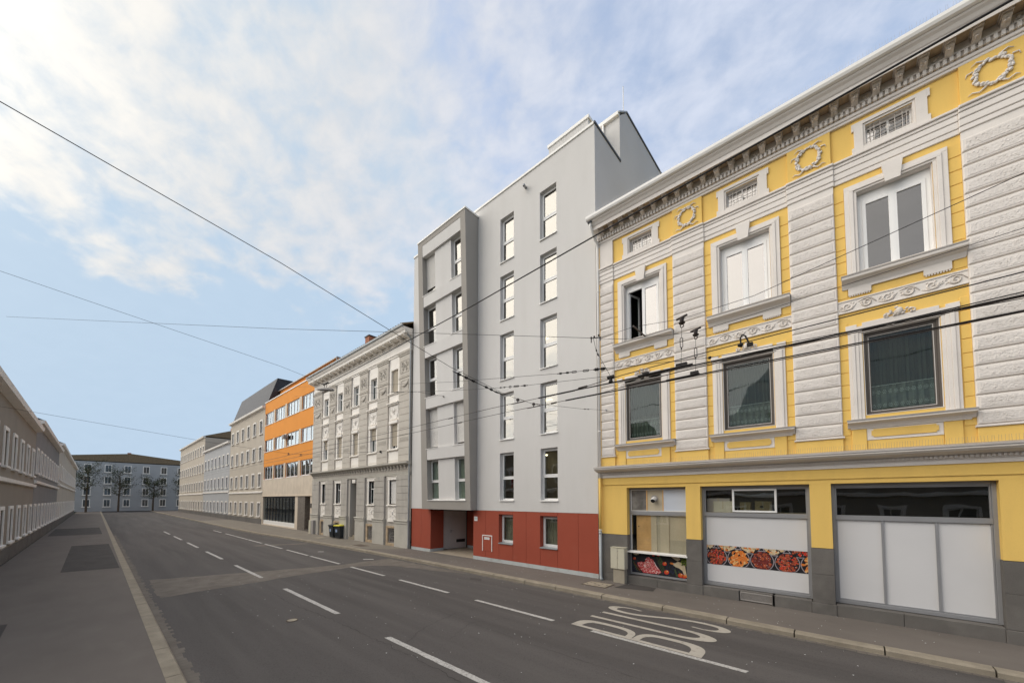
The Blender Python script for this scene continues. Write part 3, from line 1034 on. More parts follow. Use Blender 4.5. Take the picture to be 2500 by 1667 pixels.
for i, (z0, z1) in enumerate(FZ):
    gl = 'glass_solar' if i < 4 else 'glass_clear'
    z0_ = z0 if i < 4 else 2.95
    bay_window(IL((z0 + z1) / 2) - .06, -9.40, z0_, z1, gl, blind={0: 14.86, 3: 5.88}.get(i), curtain=(i == 4))
    bay_window(-8.14, IR + .0, z0_, z1, gl, blind={3: 5.92}.get(i), curtain=(i == 4))
q = MB()
q.prof_x([(by(2.9) - .04, 2.905), (by(2.9) - .04, 2.93), (by(2.9) + .33, 2.955), (by(2.9) + .33, 2.905)], IL(2.9) - .02, IR + .03)
q.build('bay_sill', 'white_metal', B)

# ---- red ground floor
q = MB()
ov = (-10.69, -7.08)
GA, GBw = (-5.275, -4.385), (-2.80, -1.905)
q.holewall(-12.62, ov[0], .16, 2.44, .02, [], .2)
q.holewall(ov[1], 0.0, .16, 2.44, .02, [(GA[0], GA[1], .93, 2.27), (GBw[0], GBw[1], .93, 2.27)], .26)
q.build('wall_core', 'joint_dark', B)


def panels(mb, xs, z0, z1, y0, y1, gap=.010):
    for a, b in zip(xs, xs[1:]):
        mb = MB()
        mb.cbox(a + gap / 2, b - gap / 2, y0, y1, z0, z1, .002)
        mb.build('cladding_panel', 'red_panel', B)


q = MB()
panels(q, [-12.62, -11.63, ov[0]], .165, 2.43, -.008, .018)
panels(q, [ov[1], -6.19, GA[0]], .165, 2.43, -.008, .018)
for a, b in (GA, GBw):
    q = MB()
    q.cbox(a + .005, b - .005, -.008, .018, 2.28, 2.43, .002)
    q.cbox(a + .005, b - .005, -.008, .018, .165, .90, .002)
    q.box(a + .003, a + .012, .02, .27, .94, 2.262)
    q.box(b - .012, b - .003, .02, .27, .94, 2.262)
    q.box(a + .012, b - .012, .02, .27, 2.254, 2.262)
    q.build('window_cladding', 'red_panel', B)
panels(q, [GA[1], -3.59, GBw[0]], .165, 2.43, -.008, .018)
panels(q, [GBw[1], -.90, 0.0], .165, 2.43, -.008, .018)
q = MB()
# porch cheeks
q.add([(ov[0], -.008, .165), (ov[0] + .0, .9, .165), (ov[0] + .0, .9, 2.37), (ov[0], -.008, 2.37)], [(0, 1, 2, 3)])
q.build('porch_cheek', 'red_panel', B)
q = MB(); q.box(ov[1], ov[1] + .02, .019, 2.62, .165, 2.37)
q.build('porch_cheek', 'red_panel', B)
q = MB()
q.box(-10.55, -9.35, 2.60, 2.62, .165, 2.37)
q.box(-9.34, -8.2, 2.60, 2.62, .165, 2.37)
q.box(-8.19, ov[1], 2.60, 2.62, .165, 2.37)
q.build('porch_wall', 'red_panel', B)
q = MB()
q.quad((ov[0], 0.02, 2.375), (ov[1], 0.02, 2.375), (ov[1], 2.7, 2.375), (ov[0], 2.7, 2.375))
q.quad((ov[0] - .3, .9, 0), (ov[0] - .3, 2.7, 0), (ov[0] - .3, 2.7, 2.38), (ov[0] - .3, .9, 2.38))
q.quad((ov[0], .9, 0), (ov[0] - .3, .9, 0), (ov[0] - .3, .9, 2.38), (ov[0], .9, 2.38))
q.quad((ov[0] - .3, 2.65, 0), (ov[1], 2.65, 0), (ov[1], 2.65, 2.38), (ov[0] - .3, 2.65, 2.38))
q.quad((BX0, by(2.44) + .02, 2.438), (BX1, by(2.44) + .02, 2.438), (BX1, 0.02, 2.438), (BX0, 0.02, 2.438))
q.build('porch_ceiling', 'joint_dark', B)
q = MB()
for a, b in ((-12.62, ov[0]), (ov[1], 0.0)):
    x = a
    while x < b - .01:
        x1 = min(b, x + 1.55)
        q.box(x + .002, x1 - .002, -.022, .018, -.05, .160)
        x = x1
q.box(ov[0] - .005, ov[0] + .015, .02, .9, 0, .16)
q.box(ov[1] - .012, ov[1], .02, 2.6, 0, .16)
q.box(-10.5, ov[1] - .013, 2.585, 2.60, 0, .16)
q.build('base_strip', 'strip_white', B)
q = MB()
q.quad((ov[0] - .3, -.05, .008), (ov[1], -.02, .008), (ov[1], 2.64, .008), (ov[0] - .3, 2.64, .008))
q.build('porch_floor', 'pavers', B)
# double door standing obliquely in the porch
A_, Bp = Vector((-10.93, .93, 0)), Vector((-10.72, 2.60, 0))
dv = (Bp - A_).normalized()
nv = Vector((dv.y, -dv.x, 0))


def dr(mb, s0, s1, z0, z1, t0, t1):
    c = [A_ + dv * s + nv * t for s, t in ((s0, t0), (s1, t0), (s1, t1), (s0, t1))]
    mb.add([(p.x, p.y, z) for z in (z0, z1) for p in c], [(0, 1, 2, 3), (4, 7, 6, 5), (0, 4, 5, 1), (1, 5, 6, 2), (2, 6, 7, 3), (3, 7, 4, 0)])


dl = (Bp - A_).length
q = MB()
dr(q, 0.02, .535, .03, 2.30, 0, .05)
dr(q, .545, dl - .02, .03, 2.30, 0, .052)
door = q.build('door', 'door_grey', B)
q = MB()
dr(q, .55 + .45, .55 + .45 + .62, .38, .56, .053, .060)
q.build('door_vent', 'black_plastic', door)
q = MB()
dr(q, .60, .64, .98, 1.16, .053, .065)
h0 = A_ + dv * .62 + nv * .06 + Vector((0, 0, 1.1)); h1 = h0 + nv * .05; h2 = h1 + dv * .13
q.tube([h0, h1, h2], .010, 8)
q.build('door_handle', 'steel', door)
q = MB()
dr(q, -.03, .018, .01, 2.35, -.02, .06); dr(q, dl - .018, dl + .03, .01, 2.35, -.02, .06); dr(q, .018, dl - .018, 2.302, 2.35, -.02, .06)
q.build('door_frame', 'door_grey', door)
# ground floor windows
for a, b in (GA, GBw):
    wnd = pvc_window(a + .012, b - .012, .93, 2.255, .20, 'glass_clear', tz=0, sillm='zinc')
    q = MB()
    for k in range(30):
        xa, xb = a + (b - a) * k / 30, a + (b - a) * (k + 1) / 30
        q.quad((xa, .42 + .02 * sin(k * 1.4), .95), (xb, .42 + .02 * sin((k + 1) * 1.4), .95), (xb, .42 + .02 * sin((k + 1) * 1.4), 2.25), (xa, .42 + .02 * sin(k * 1.4), 2.25))
    q.build('curtain', 'warm_curtain', wnd, smooth=True)
# house number
sg = thing('house_number_sign', 'white enamel house number sign with green 31 beside the porch', 'sign', (-6.88, -.02, 2.0))
q = MB(); q.cbox(-7.0, -6.76, -.022, -.010, 1.905, 2.12, .003); pl = q.build('plate', 'paper_white', sg)
q = MB(); text_mesh(q, '31', -6.955, 1.965, .135, -.0235, .15); q.build('digits', 'sign_green', sg)
# flush hatch
ht = thing('meter_hatch', 'red service hatch outlined by a white frame in the red cladding', 'hatch', (-6.06, -.02, .47))
q = MB()
q.box(-6.40, -6.36, -.030, -.0085, .47, 1.245); q.box(-5.76, -5.72, -.030, -.0085, .47, 1.245); q.box(-6.36, -5.76, -.030, -.0085, 1.205, 1.245)
q.build('hatch_frame', 'white_metal', ht)
q = MB(); q.cbox(-6.355, -5.765, -.018, -.0085, .475, 1.20, .002); q.build('hatch_door', 'red_panel', ht)
q = MB(); q.box(-6.27, -5.90, -.021, -.0185, 1.03, 1.14); q.build('label_plate', 'paper_white', ht)
q = MB()
for k in range(9):
    q.box(-6.24 + k * .036, -6.24 + k * .036 + .024, -.0225, -.0212, 1.07, 1.10)
q.build('label_text', 'zinc', ht)

# ================================================================== yellow historicist house
Y = thing('yellow_house', 'ornate yellow and white historicist house with grey stone shop front', 'building', (5, 0, 0))
PX = [3.42, 6.60, 9.78]           # wide pilasters
WX = [1.825, 5.01, 8.19, 11.37]   # window axes
YE = 13.3
YD = 9.0
# --- structural wall with all openings
holes = []
for c in WX:
    holes += [(c - .655, c + .645, 5.09, 7.19), (c - .66, c + .65, 8.80, 10.87), (c - .44, c + .40, 12.05, 12.55, .22)]
q = MB()
q.holewall(.12, YE, 3.521, 13.3, .0, holes, .20)
q.quad((YE, 0, 0), (YE, YD, 0), (YE, YD, 13.3), (YE, 0, 13.3))
q.quad((.12, YD, 0), (YE, YD, 0), (YE, YD, 13.3), (.12, YD, 13.3))
q.quad((.12, 0, 13.31), (YE, 0, 13.31), (YE, YD, 13.31), (.12, YD, 13.31))
q.build('wall', 'yellow', Y)
q = MB()
q.box(.2, YE - .1, 1.6, 1.62, .3, 13.2)
for z in (3.6, 7.7, 11.5): q.box(.2, YE - .1, .42, 1.6, z, z + .1)
for c in PX: q.box(c - .05, c + .05, .42, 1.6, .3, 13.2)
q.build('interior_wall', 'interior_dark', Y)
# --- yellow rusticated courses
cz = [4.61 + .3245 * k for k in range(21)]       # 4.61 .. 11.10
segs_hi, segs_lo = [], []
edges = [.75] + [v for c in PX for v in (c - .49, c + .49)] + [YE - .5]
bays = list(zip(edges[::2], edges[1::2]))
for (a, b), c in zip(bays, WX):
    for lo, hi in ((4.6, 7.45), (8.15, 10.95)):
        for side_ in (0, 1):
            q = MB()
            for k in range(20):
                z0, z1 = cz[k] + .01, cz[k + 1] - .008
                if not lo < z0 < hi: continue
                if lo < 5:
                    xl, xr = (c - .95, c + .92) if z0 < 4.9 else (c - .93, c + .95)
                else:
                    xl, xr = c - .90, c + .90
                if side_: q.cbox(xr, b, -.016, .0, z0, z1, .006)
                else: q.cbox(a, xl, -.016, .0, z0, z1, .006)
            q.build('rustication', 'yellow', Y)
# --- pilasters
for i, (x0, x1) in enumerate([(.20, .75)] + [(c - .49, c + .49) for c in PX] + [(YE - .55, YE)]):
    q = MB()
    zb = 4.60
    q.box(x0 - .0, x1 + .0, -.045, -.0, zb, 11.27)
    ps = q.build('pilaster', 'stucco_white', Y)
    q = MB(); r_ = MB()
    for k in range(20):
        z0 = 4.61 + .3245 * k + .012
        z1 = z0 + .3245 - .030
        q.cbox(x0 + .004, x1 - .004, -.085, -.045, z0, z1, .018)
        m_ = .055
        r_.cbox(x0 + m_, x1 - m_, -.093, -.080, z0 + .045, z1 - .045, .006)
        for t in range(int(26 * (x1 - x0))):     # vermiculated face
            px_, pz = random.uniform(x0 + m_ + .03, x1 - m_ - .03), random.uniform(z0 + .065, z1 - .065)
            r_.blob((px_, -.092, pz), random.uniform(.012, .03), .010, random.uniform(.008, .016), 5, 3, random.uniform(-.6, .6))
    q.build('rusticated_block', 'stucco_white', ps)
    r_.build('rough_facing', 'stucco_rough', ps)
    q = MB()
    q.cbox(x0 - .03, x1 + .03, -.10, .0, 4.555, 4.60, .01)
    q.build('pilaster_foot', 'stucco_white', ps)
    q = MB()    # capital mouldings
    for j, (z0, z1, pr) in enumerate(((11.272, 11.39, .075), (11.40, 11.56, .085), (11.57, 11.71, .095), (11.72, 11.80, .11), (11.80, 11.86, .15))):
        q.cbox(x0 - .02, x1 + .02, -pr, .0, z0, z1, .012)
    q.build('capital', 'stucco_white', ps)
    q = MB()
    if i in (0, 4):
        q.cbox(x0, x1, -.07, 0, 11.865, 12.80, .008); q.build('attic_block', 'stucco_white', ps)
    else:
        q.cbox(x0 + .02, x1 - .02, -.07, 0, 11.865, 12.80, .008); q.build('attic_block', 'yellow', ps)
    q = MB()
    q.cbox(x0 + (.0 if i else .0), x1, -.06, 0, 4.21, 4.553, .006)
    q.build('pedestal', 'yellow', ps)
# --- banded fascia between pilasters
q = MB()
for a, b in bays:
    for z0, z1, pr in ((11.272, 11.39, .035), (11.40, 11.56, .045), (11.57, 11.71, .055), (11.72, 11.80, .07), (11.80, 11.86, .11)):
        q.cbox(a + .02, b - .02, -pr, 0, z0, z1, .010)
q.build('string_course', 'stucco_white', Y)
# --- wreaths
for c in PX:
    q = MB()
    for k in range(22):
        a = 2 * pi * k / 22
        for t in range(3):
            rr = .255 + random.uniform(-.03, .03)
            aa = a + random.uniform(-.1, .1)
            q.blob((c + rr * cos(aa), -.10 + random.uniform(-.015, .01), 12.33 + rr * 1.08 * sin(aa)), .045, .03, .03, 6, 4, aa + pi / 2 + random.uniform(-.5, .5))
    for sx in (-1, 1):      # ribbons
        q.tube([(c + sx * .10, -.10, 12.62), (c + sx * .22, -.10, 12.68), (c + sx * .30, -.10, 12.62)], [.02, .015, .006], 5)
        q.tube([(c + sx * .10, -.10, 12.04), (c + sx * .20, -.10, 11.97), (c + sx * .30, -.10, 12.02), (c + sx * .36, -.09, 11.99)], [.022, .016, .014, .006], 5)
        q.tube([(c + sx * .27, -.10, 12.50), (c + sx * .36, -.09, 12.50), (c + sx * .38, -.09, 12.42)], [.016, .012, .005], 5)
    q.build('wreath', 'stucco_white', Y, smooth=True)
# --- main cornice
ZX0, ZX1 = .02, YE + .25
q = MB()
q.cbox(.12, YE + .02, -.07, .0, 12.80, 12.87, .01); q.cbox(.12, YE + .04, -.10, .0, 12.87, 12.955, .012)
q.box(.12, YE + .04, -.095, .0, 12.955, 13.09)
q.cbox(.10, YE + .06, -.15, .0, 13.09, 13.13, .012)
q.box(.12, YE + .04, -.12, .0, 13.13, 13.30)
q.build('architrave', 'stucco_white', Y)
q = MB()
n = int((YE - .1) / .105)
for k in range(n):
    x = .15 + k * .105
    q.cbox(x, x + .062, -.155, -.095, 12.965, 13.085, .006)
q.build('dentil_row', 'stucco_white', Y)
q = MB()
for k in range(n):
    x = .15 + k * .105 + .062
    q.box(x + .002, x + .041, -.120, -.095, 12.96, 12.985)
q.build('dentil_gap', 'old_ochre', Y)
q = MB()
q.prof_x([(0, 13.30), (-.46, 13.30), (-.46, 13.24), (-.50, 13.20), (-.52, 13.20), (-.52, 13.33), (-.55, 13.35), (-.60, 13.42), (-.66, 13.46), (-.68, 13.50), (-.68, 13.52), (0, 13.54)], ZX0 + .03, ZX1)
q.build('cornice', 'stucco_white', Y)
q = MB()
pr = [(-.66, 13.52), (-.70, 13.50), (-.76, 13.52), (-.79, 13.58), (-.79, 13.66), (-.76, 13.67), (-.75, 13.66), (-.66, 13.62)]
q.prof_x(pr, ZX0, ZX1)
q.prof_x([(-.685, 13.665), (-.0, 13.80), (0, 13.55), (-.655, 13.55)], ZX0 + .01, ZX1)
q.build('gutter', 'white_metal', Y)
k = 0
x = .40
while x < YE:
    c = x
    q = MB(); q2 = MB(); q3 = MB()
    q.cbox(c - .085, c + .085, -.40, -.12, 13.235, 13.295, .01)
    q.prof_x([(-.12, 13.235), (-.36, 13.235), (-.37, 13.20), (-.33, 13.16), (-.25, 13.13), (-.21, 13.10), (-.17, 13.08), (-.12, 13.075)], c - .065, c + .065)
    for t in range(7):
        q.blob((c + random.uniform(-.045, .045), -.30 + random.uniform(-.05, .06), 13.13 + random.uniform(-.02, .05)), .022, .03, .022, 6, 4)
    q.tube([(c - .07, -.33, 13.19), (c + .07, -.33, 13.19)], .028, 8)
    q3.box(c + .10, c + .29, -.44, -.14, 13.285, 13.299)
    if k % 3 == 0: q2.blob((c + .19, -.14, 13.19), .045, .03, .04); [q2.blob((c + .19 + random.uniform(-.07, .07), -.135, 13.19 + random.uniform(-.05, .05)), .025, .02, .02, 6, 4) for _ in range(6)]
    x += .3985
    k += 1
    q.build('bracket', 'relief', Y)
    if q2.v: q2.build('rosette', 'relief', Y)
    q3.build('soffit_panel', 'old_ochre', Y)
q = MB()
x = .15
while x < YE:
    q.tube([(x, -.70, 13.66), (x + random.uniform(-.02, .02), -.72, 13.84)], .0022, 3, False)
    x += .055
q.build('bird_spikes', 'steel', Y)
q = MB()
q.tube([(.13, -.62, 13.50), (.13, -.62, 13.34), (.14, -.30, 12.98), (.14, -.13, 12.90), (.14, -.11, 12.7), (.14, -.11, 1.80)], .052, 10)
for z in (11.0, 8.4, 5.55, 1.84): q.tube([(.14, -.11, z - .02), (.14, -.11, z + .02)], .062, 10)
dpz = q.build('downpipe', 'white_metal', Y, smooth=True)
q = MB()
q.tube([(.14, -.11, 3.78), (.14, -.11, 1.72)], .0535, 10)
q.build('painted_length', 'yellow', dpz, smooth=True)
q = MB()
q.tube([(.14, -.11, 1.80), (.14, -.11, .16), (.17, -.16, .06), (.25, -.22, .03)], .056, 10)
q.tube([(.14, -.11, 1.70), (.14, -.11, 1.74)], .066, 10)
q.build('stand_pipe', 'zinc', dpz, smooth=True)
q = MB()
q.box(.05, .22, -.70, -.52, 13.45, 13.52)
q.build('hopper', 'dark_coping', dpz)

# --- attic windows
for i, c in enumerate(WX):
    a, b = c - .44, c + .40
    q = MB()
    q.ring_frame(a - .04, b + .04, 12.0, 12.60, .045, -.015, .02, c=.004)
    q.ring_frame(a, b, 12.05, 12.55, .010, .021, .148)
    for (xa, xb, za, zb) in ((c - .655, a - .04, 11.87, 12.69), (b + .04, c + .635, 11.87, 12.69), (a - .04, b + .04, 12.60, 12.69), (a - .04, b + .04, 11.87, 12.0)):
        q.cbox(xa, xb, -.05, 0, za, zb, .004)
    for sx in (c - .70, c + .635):     # ears
        q.cbox(sx, sx + .045, -.05, 0, 12.50, 12.69, .004); q.cbox(sx, sx + .045, -.05, 0, 11.87, 12.05, .004)
    wnd = q.build('attic_window', 'stucco_white', Y)
    q = MB()
    q.ring_frame(a, b, 12.05, 12.55, .045, .15, .20)
    q.box(c - .04, c, .15, .20, 12.095, 12.505)
    q.build('sash', 'pvc', wnd)
    q = MB(); q.box(a + .03, b - .03, .17, .175, 12.08, 12.52); q.build('pane', 'glass_pvc', wnd)
    q = MB()
    t_ = .006
    for z in (12.13, 12.22, 12.38, 12.47): q.tube([(a, .07, z), (b, .07, z)], t_, 5)
    for x in (a + .10, a + .17, c - .16, c + .10, b - .17, b - .10): q.tube([(x, .07, 12.06), (x, .07, 12.54)], t_, 5)
    q.tube([(a + .17, .07, 12.30), (b - .17, .07, 12.30)], t_, 5)
    if i:
        q.blob((c - .02, .06, 12.30), .045, .012, .045)
    q.build('grille', 'stucco_rough' if i == 0 else 'stucco_rough', wnd)

# --- second floor windows (white, keystone)
for i, c in enumerate(WX):
    q = MB()
    # stepped architrave
    for k, (w0, w1, pr, top) in enumerate(((.895, .80, .060, 11.09), (.80, .72, .085, 11.00), (.72, .66, .055, 10.93))):
        for s in (-1, 1):
            xa, xb = c + s * w0, c + s * w1
            q.cbox(min(xa, xb), max(xa, xb), -pr, 0, 8.68, top - (w0 - w1), .006)
        q.cbox(c - w0, c + w0, -pr, 0, top - (w0 - w1), top, .006)
    q.ring_frame(c - .66, c + .65, 8.80, 10.87, .012, -.01, .125)
    wnd = q.build('window_surround', 'stucco_white', Y)
    q = MB()
    q.prof_y([(c - .19, 11.28), (c + .19, 11.28), (c + .13, 10.80), (c - .13, 10.80)], -.13, -.05)
    q.build('keystone', 'stucco_white', wnd)
    q = MB()
    q.prof_x([(0, 8.42), (-.05, 8.42), (-.10, 8.50), (-.20, 8.55), (-.26, 8.57), (-.27, 8.60), (-.27, 8.655), (.105, 8.68), (.105, 8.5), (0, 8.5)], c - 1.01, c + 1.09)
    q.build('sill_moulding', 'stucco_white', wnd)
    q = MB(); q.prof_x([(-.285, 8.64), (-.285, 8.672), (.108, 8.712), (.108, 8.684), (-.275, 8.66), (-.275, 8.64)], c - 1.02, c + 1.10)
    q.build('sill', 'sheet_metal', wnd)
    q = MB()
    q.prof_x([(-.001, 8.40), (-.045, 8.40), (-.055, 8.46), (-.10, 8.53), (-.22, 8.565), (-.001, 8.57)], c - 1.0, c + 1.08)
    q.build('sill_moulding', 'stucco_white', wnd)
    q = MB()
    q.prof_y([(c - .89, 8.41), (c + .87, 8.41), (c + .87, 8.22), (c + .43, 8.22), (c + .43, 8.35), (c - .46, 8.35), (c - .46, 8.22), (c - .89, 8.22)], -.045, -.018)
    for x0 in (c - .88, c + .45):
        for k in range(9):
            q.box(x0 + .01 + k * .045, x0 + .035 + k * .045, -.04, -.018, 8.185, 8.218)
    q.build('apron', 'stucco_white', wnd)
    # pvc casement pair
    a, b, z0, z1 = c - .56, c + .56, 8.74, 10.63
    q = MB()
    q.box(c - .66, c + .65, .13, .20, 10.66, 10.87)
    q.box(c - .66, a, .13, .20, 8.70, 10.66); q.box(b, c + .65, .13, .20, 8.70, 10.66)
    q.box(a, b, .13, .20, z1, 10.66); q.box(a, b, .13, .20, 8.70, z0)
    fr_ = q.build('window_frame', 'pvc', wnd)
    q = MB()
    q.ring_frame(c + .0, b, z0, z1, .075, .11, .17, c=.006)
    q.box(c - .03, c + .03, .105, .16, z0, z1)
    if i != 0:
        q.ring_frame(a, c - .0, z0, z1, .075, .11, .17, c=.006)
    q.build('casement', 'pvc', wnd)
    q = MB()
    q.box(c + .06, b - .06, .14, .145, z0 + .06, z1 - .06)
    if i != 0: q.box(a + .06, c - .06, .14, .145, z0 + .06, z1 - .06)
    q.build('pane', 'glass_pvc', wnd)
    if i == 0:     # the open leaf swings into the room
        hx, ang = a + .03, radians(72)
        d = Vector((cos(ang), sin(ang), 0)); nn = Vector((-sin(ang), cos(ang), 0))

        def leaf(mb, s0, s1, za, zb, t0, t1):
            c4 = [Vector((hx, .16, 0)) + d * s + nn * t for s, t in ((s0, t0), (s1, t0), (s1, t1), (s0, t1))]
            mb.add([(p.x, p.y, z) for z in (za, zb) for p in c4], [(0, 1, 2, 3), (4, 7, 6, 5), (0, 4, 5, 1), (1, 5, 6, 2), (2, 6, 7, 3), (3, 7, 4, 0)])
        q = MB()
        W = .56
        leaf(q, 0, .07, z0, z1 - .02, 0, .05); leaf(q, W - .07, W, z0, z1 - .02, 0, .05)
        leaf(q, .07, W - .07, z0, z0 + .07, 0, .05); leaf(q, .07, W - .07, z1 - .09, z1 - .02, 0, .05)
        q.build('open_casement', 'pvc', wnd)
        q = MB(); leaf(q, .06, W - .06, z0 + .06, z1 - .08, .02, .026); q.build('open_pane', 'glass_blue', wnd)

# --- acanthus frieze between the floors
for (a, b) in bays:
    q = MB()
    q.cbox(a + .0, b - .0, -.03, 0, 7.79, 8.12, .005)
    f_ = q.build('frieze', 'stucco_white', Y)
    q = MB()
    q.cbox(a, b, -.05, -.03, 8.085, 8.12, .006); q.cbox(a, b, -.05, -.03, 7.79, 7.82, .006)
    q.build('frieze_moulding', 'stucco_white', f_)
    q = MB()
    n = 6
    for k in range(n):
        cx = a + (b - a) * (k + .5) / n
        s = 1 if k % 2 else -1
        scroll(q, cx, 7.955, .105, -.040, 1.3, s, pi if k % 2 else 0, .020)
        for t in range(7):
            an = random.uniform(0, 2 * pi)
            rr = random.uniform(.06, .14)
            q.blob((cx + rr * 1.2 * cos(an), -.035, 7.955 + rr * .75 * sin(an)), random.uniform(.018, .038), .014, random.uniform(.010, .018), 6, 4, an + .6)
        q.tube([(cx - .16, -.036, 7.955 + s * .06), (cx - .06, -.04, 7.955 + s * .10), (cx + .08, -.04, 7.955 + s * .085), (cx + .17, -.036, 7.955 - s * .04)], [.008, .016, .016, .008], 5)
    q.build('frieze_relief', 'relief', f_, smooth=True)

# --- first floor windows (dark frames, curtains)
for i, c in enumerate(WX):
    q = MB()
    for k, (w0, w1, pr) in enumerate(((.93, .87, .045), (.87, .80, .075), (.80, .73, .055), (.73, .665, .035))):
        for s in (-1, 1):
            xa, xb = c + s * w0 - .005, c + s * w1 - .005
            q.cbox(min(xa, xb), max(xa, xb), -pr, 0, 5.0, 7.20, .006)
    q.cbox(c - .67, c + .66, -.05, 0, 7.195, 7.29, .006)
    q.cbox(c - .935, c + .925, -.05, 0, 7.205, 7.285, .004)
    q.cbox(c - .97, c + .95, -.075, 0, 7.29, 7.36, .006)
    q.cbox(c - .97, c - .76, -.06, 0, 7.36, 7.43, .006); q.cbox(c + .74, c + .95, -.06, 0, 7.36, 7.43, .006)
    q.cbox(c - .66, c + .64, -.07, 0, 7.36, 7.44, .006)
    q.ring_frame(c - .655, c + .645, 5.09, 7.19, .012, -.01, .048)
    wnd = q.build('window_surround', 'stucco_white', Y)
    q = MB()
    for t in range(34):
        an = random.uniform(0, pi)
        rr = random.uniform(.02, .22)
        q.blob((c + rr * 1.15 * cos(an), -.075 + random.uniform(-.02, .02), 7.44 + rr * .85 * sin(an)), random.uniform(.02, .05), .03, random.uniform(.018, .035), 6, 4, an + pi / 2)
    q.blob((c, -.09, 7.52), .07, .045, .09)
    scroll(q, c - .22, 7.47, .07, -.08, 1.2, 1, 0, .018); scroll(q, c + .22, 7.47, .07, -.08, 1.2, -1, pi, .018)
    for s in (-1, 1):
        for t in range(6): q.blob((c + s * (.08 + t * .03), -.06, 7.24 + random.uniform(-.02, .02)), .025, .02, .014, 6, 4)
    q.build('crest', 'relief', wnd, smooth=True)
    q = MB()
    q.prof_x([(0, 4.78), (-.06, 4.79), (-.10, 4.85), (-.20, 4.89), (-.25, 4.90), (-.25, 4.955), (.045, 4.975), (.045, 4.86), (0, 4.86)], c - 1.01, c + 1.09)
    q.build('sill_moulding', 'stucco_white', wnd)
    q = MB(); q.prof_x([(-.265, 4.94), (-.265, 4.972), (.048, 5.012), (.048, 4.984), (-.255, 4.96), (-.255, 4.94)], c - 1.02, c + 1.10)
    q.build('sill', 'sheet_metal', wnd)
    q = MB()
    q.prof_x([(-.001, 4.75), (-.045, 4.755), (-.055, 4.80), (-.10, 4.86), (-.20, 4.895), (-.001, 4.895)], c - .95, c + 1.03)
    q.build('sill_moulding', 'stucco_white', wnd)
    q = MB()
    q.ring_frame(c - .655, c + .645, 5.09, 7.19, .05, .05, .13, c=.005)
    q.ring_frame(c - .605, c + .595, 5.14, 7.14, .045, .08, .14, c=.005)
    q.ring_frame(c - .560, c + .550, 5.185, 7.095, .025, .095, .12)
    q.build('window_frame', 'bronze_frame', wnd)
    q = MB()
    q.ring_frame(c - .562, c + .552, 5.183, 7.097, .012, .091, .095)
    q.build('frame_bead', 'blind_grey', wnd)
    q = MB(); q.box(c - .54, c + .53, .105, .11, 5.20, 7.08); q.build('pane', 'glass_blue', wnd)
    q = MB()
    nn_ = 60
    for k in range(nn_):     # long dark curtain
        xa = c - .60 + 1.2 * k / nn_; xb = c - .60 + 1.2 * (k + 1) / nn_
        fy = lambda t: .34 + .025 * sin(t * 1.3) + .01 * sin(t * 3.1)
        q.quad((xa, fy(k), 5.12), (xb, fy(k + 1), 5.12), (xb, fy(k + 1), 7.15), (xa, fy(k), 7.15))
    q.build('curtain', 'curtain_dark', wnd, smooth=True)
    q = MB()
    nn_ = 70
    for k in range(nn_):     # short net with lace edges
        xa = c - .55 + 1.1 * k / nn_; xb = c - .55 + 1.1 * (k + 1) / nn_
        fy = lambda t: .20 + .03 * sin(t * .62) + .008 * sin(t * 1.7)
        q.quad((xa, fy(k), 5.20), (xb, fy(k + 1), 5.20), (xb, fy(k + 1), 5.81), (xa, fy(k), 5.81))
    net = q.build('net_curtain', 'net_grey', wnd, smooth=True)
    q = MB()
    for zc in (5.66, 5.32):
        for k in range(11):
            x = c - .50 + k * .1
            y = .165
            for t in range(6):
                an = 2 * pi * t / 6
                q.disc((x + .028 * cos(an), zc + .042 * sin(an)), .013, .013, y, 6)
            q.disc((x, zc), .012, .018, y, 6)
    q.tube([(c - .55, .16, 5.82), (c + .55, .16, 5.82)], .012, 6)
    q.build('lace', 'lace', wnd)
    # apron: yellow blocks and framed panel
    q = MB()
    q.cbox(c - .655, c + .615, -.035, 0, 4.46, 4.745, .004)
    ap = q.build('apron', 'stucco_white', wnd)
    q = MB()
    x0, x1, z0, z1, nt_ = c - .575, c + .54, 4.53, 4.72, .035
    q.prof_y([(x0 + nt_, z0), (x1 - nt_, z0), (x1 - nt_, z0 + nt_), (x1, z0 + nt_), (x1, z1 - nt_), (x1 - nt_, z1 - nt_), (x1 - nt_, z1), (x0 + nt_, z1), (x0 + nt_, z1 - nt_), (x0, z1 - nt_), (x0, z0 + nt_), (x0 + nt_, z0 + nt_)], -.055, -.035)
    q.cbox(c - .93, c - .66, -.05, 0, 4.22, 4.745, .006); q.cbox(c + .62, c + .90, -.05, 0, 4.22, 4.745, .006)
    q.cbox(c - .655, c + .615, -.02, 0, 4.22, 4.455, .004)
    q.build('apron_panel', 'yellow', wnd)

# --- storey cornice over the shops
q = MB()
q.box(.12, YE, -.06, 0, 3.785, 3.90); q.cbox(.12, YE, -.09, 0, 3.885, 3.91, .006)
q.box(.12, YE, -.10, 0, 3.91, 3.985)
q.prof_x([(0, 3.985), (-.20, 3.985), (-.22, 4.00), (-.30, 4.03), (-.36, 4.04), (-.40, 4.075), (-.42, 4.085), (-.42, 4.13), (0, 4.16)], .06, YE + .1)
q.build('storey_cornice', 'stucco_white', Y)
q = MB()
n = int((YE - .1) / .075)
for k in range(n):
    x = .15 + k * .075
    q.box(x, x + .042, -.135, -.10, 3.915, 3.978)
q.build('dentil_row', 'stucco_white', Y)
q = MB()
q.prof_x([(0, 4.24), (-.43, 4.165), (-.445, 4.13), (-.44, 4.13), (-.43, 4.135), (0, 4.165)], .04, YE + .12)
q.build('cornice_flashing', 'sheet_metal', Y)
q = MB()
x = .15
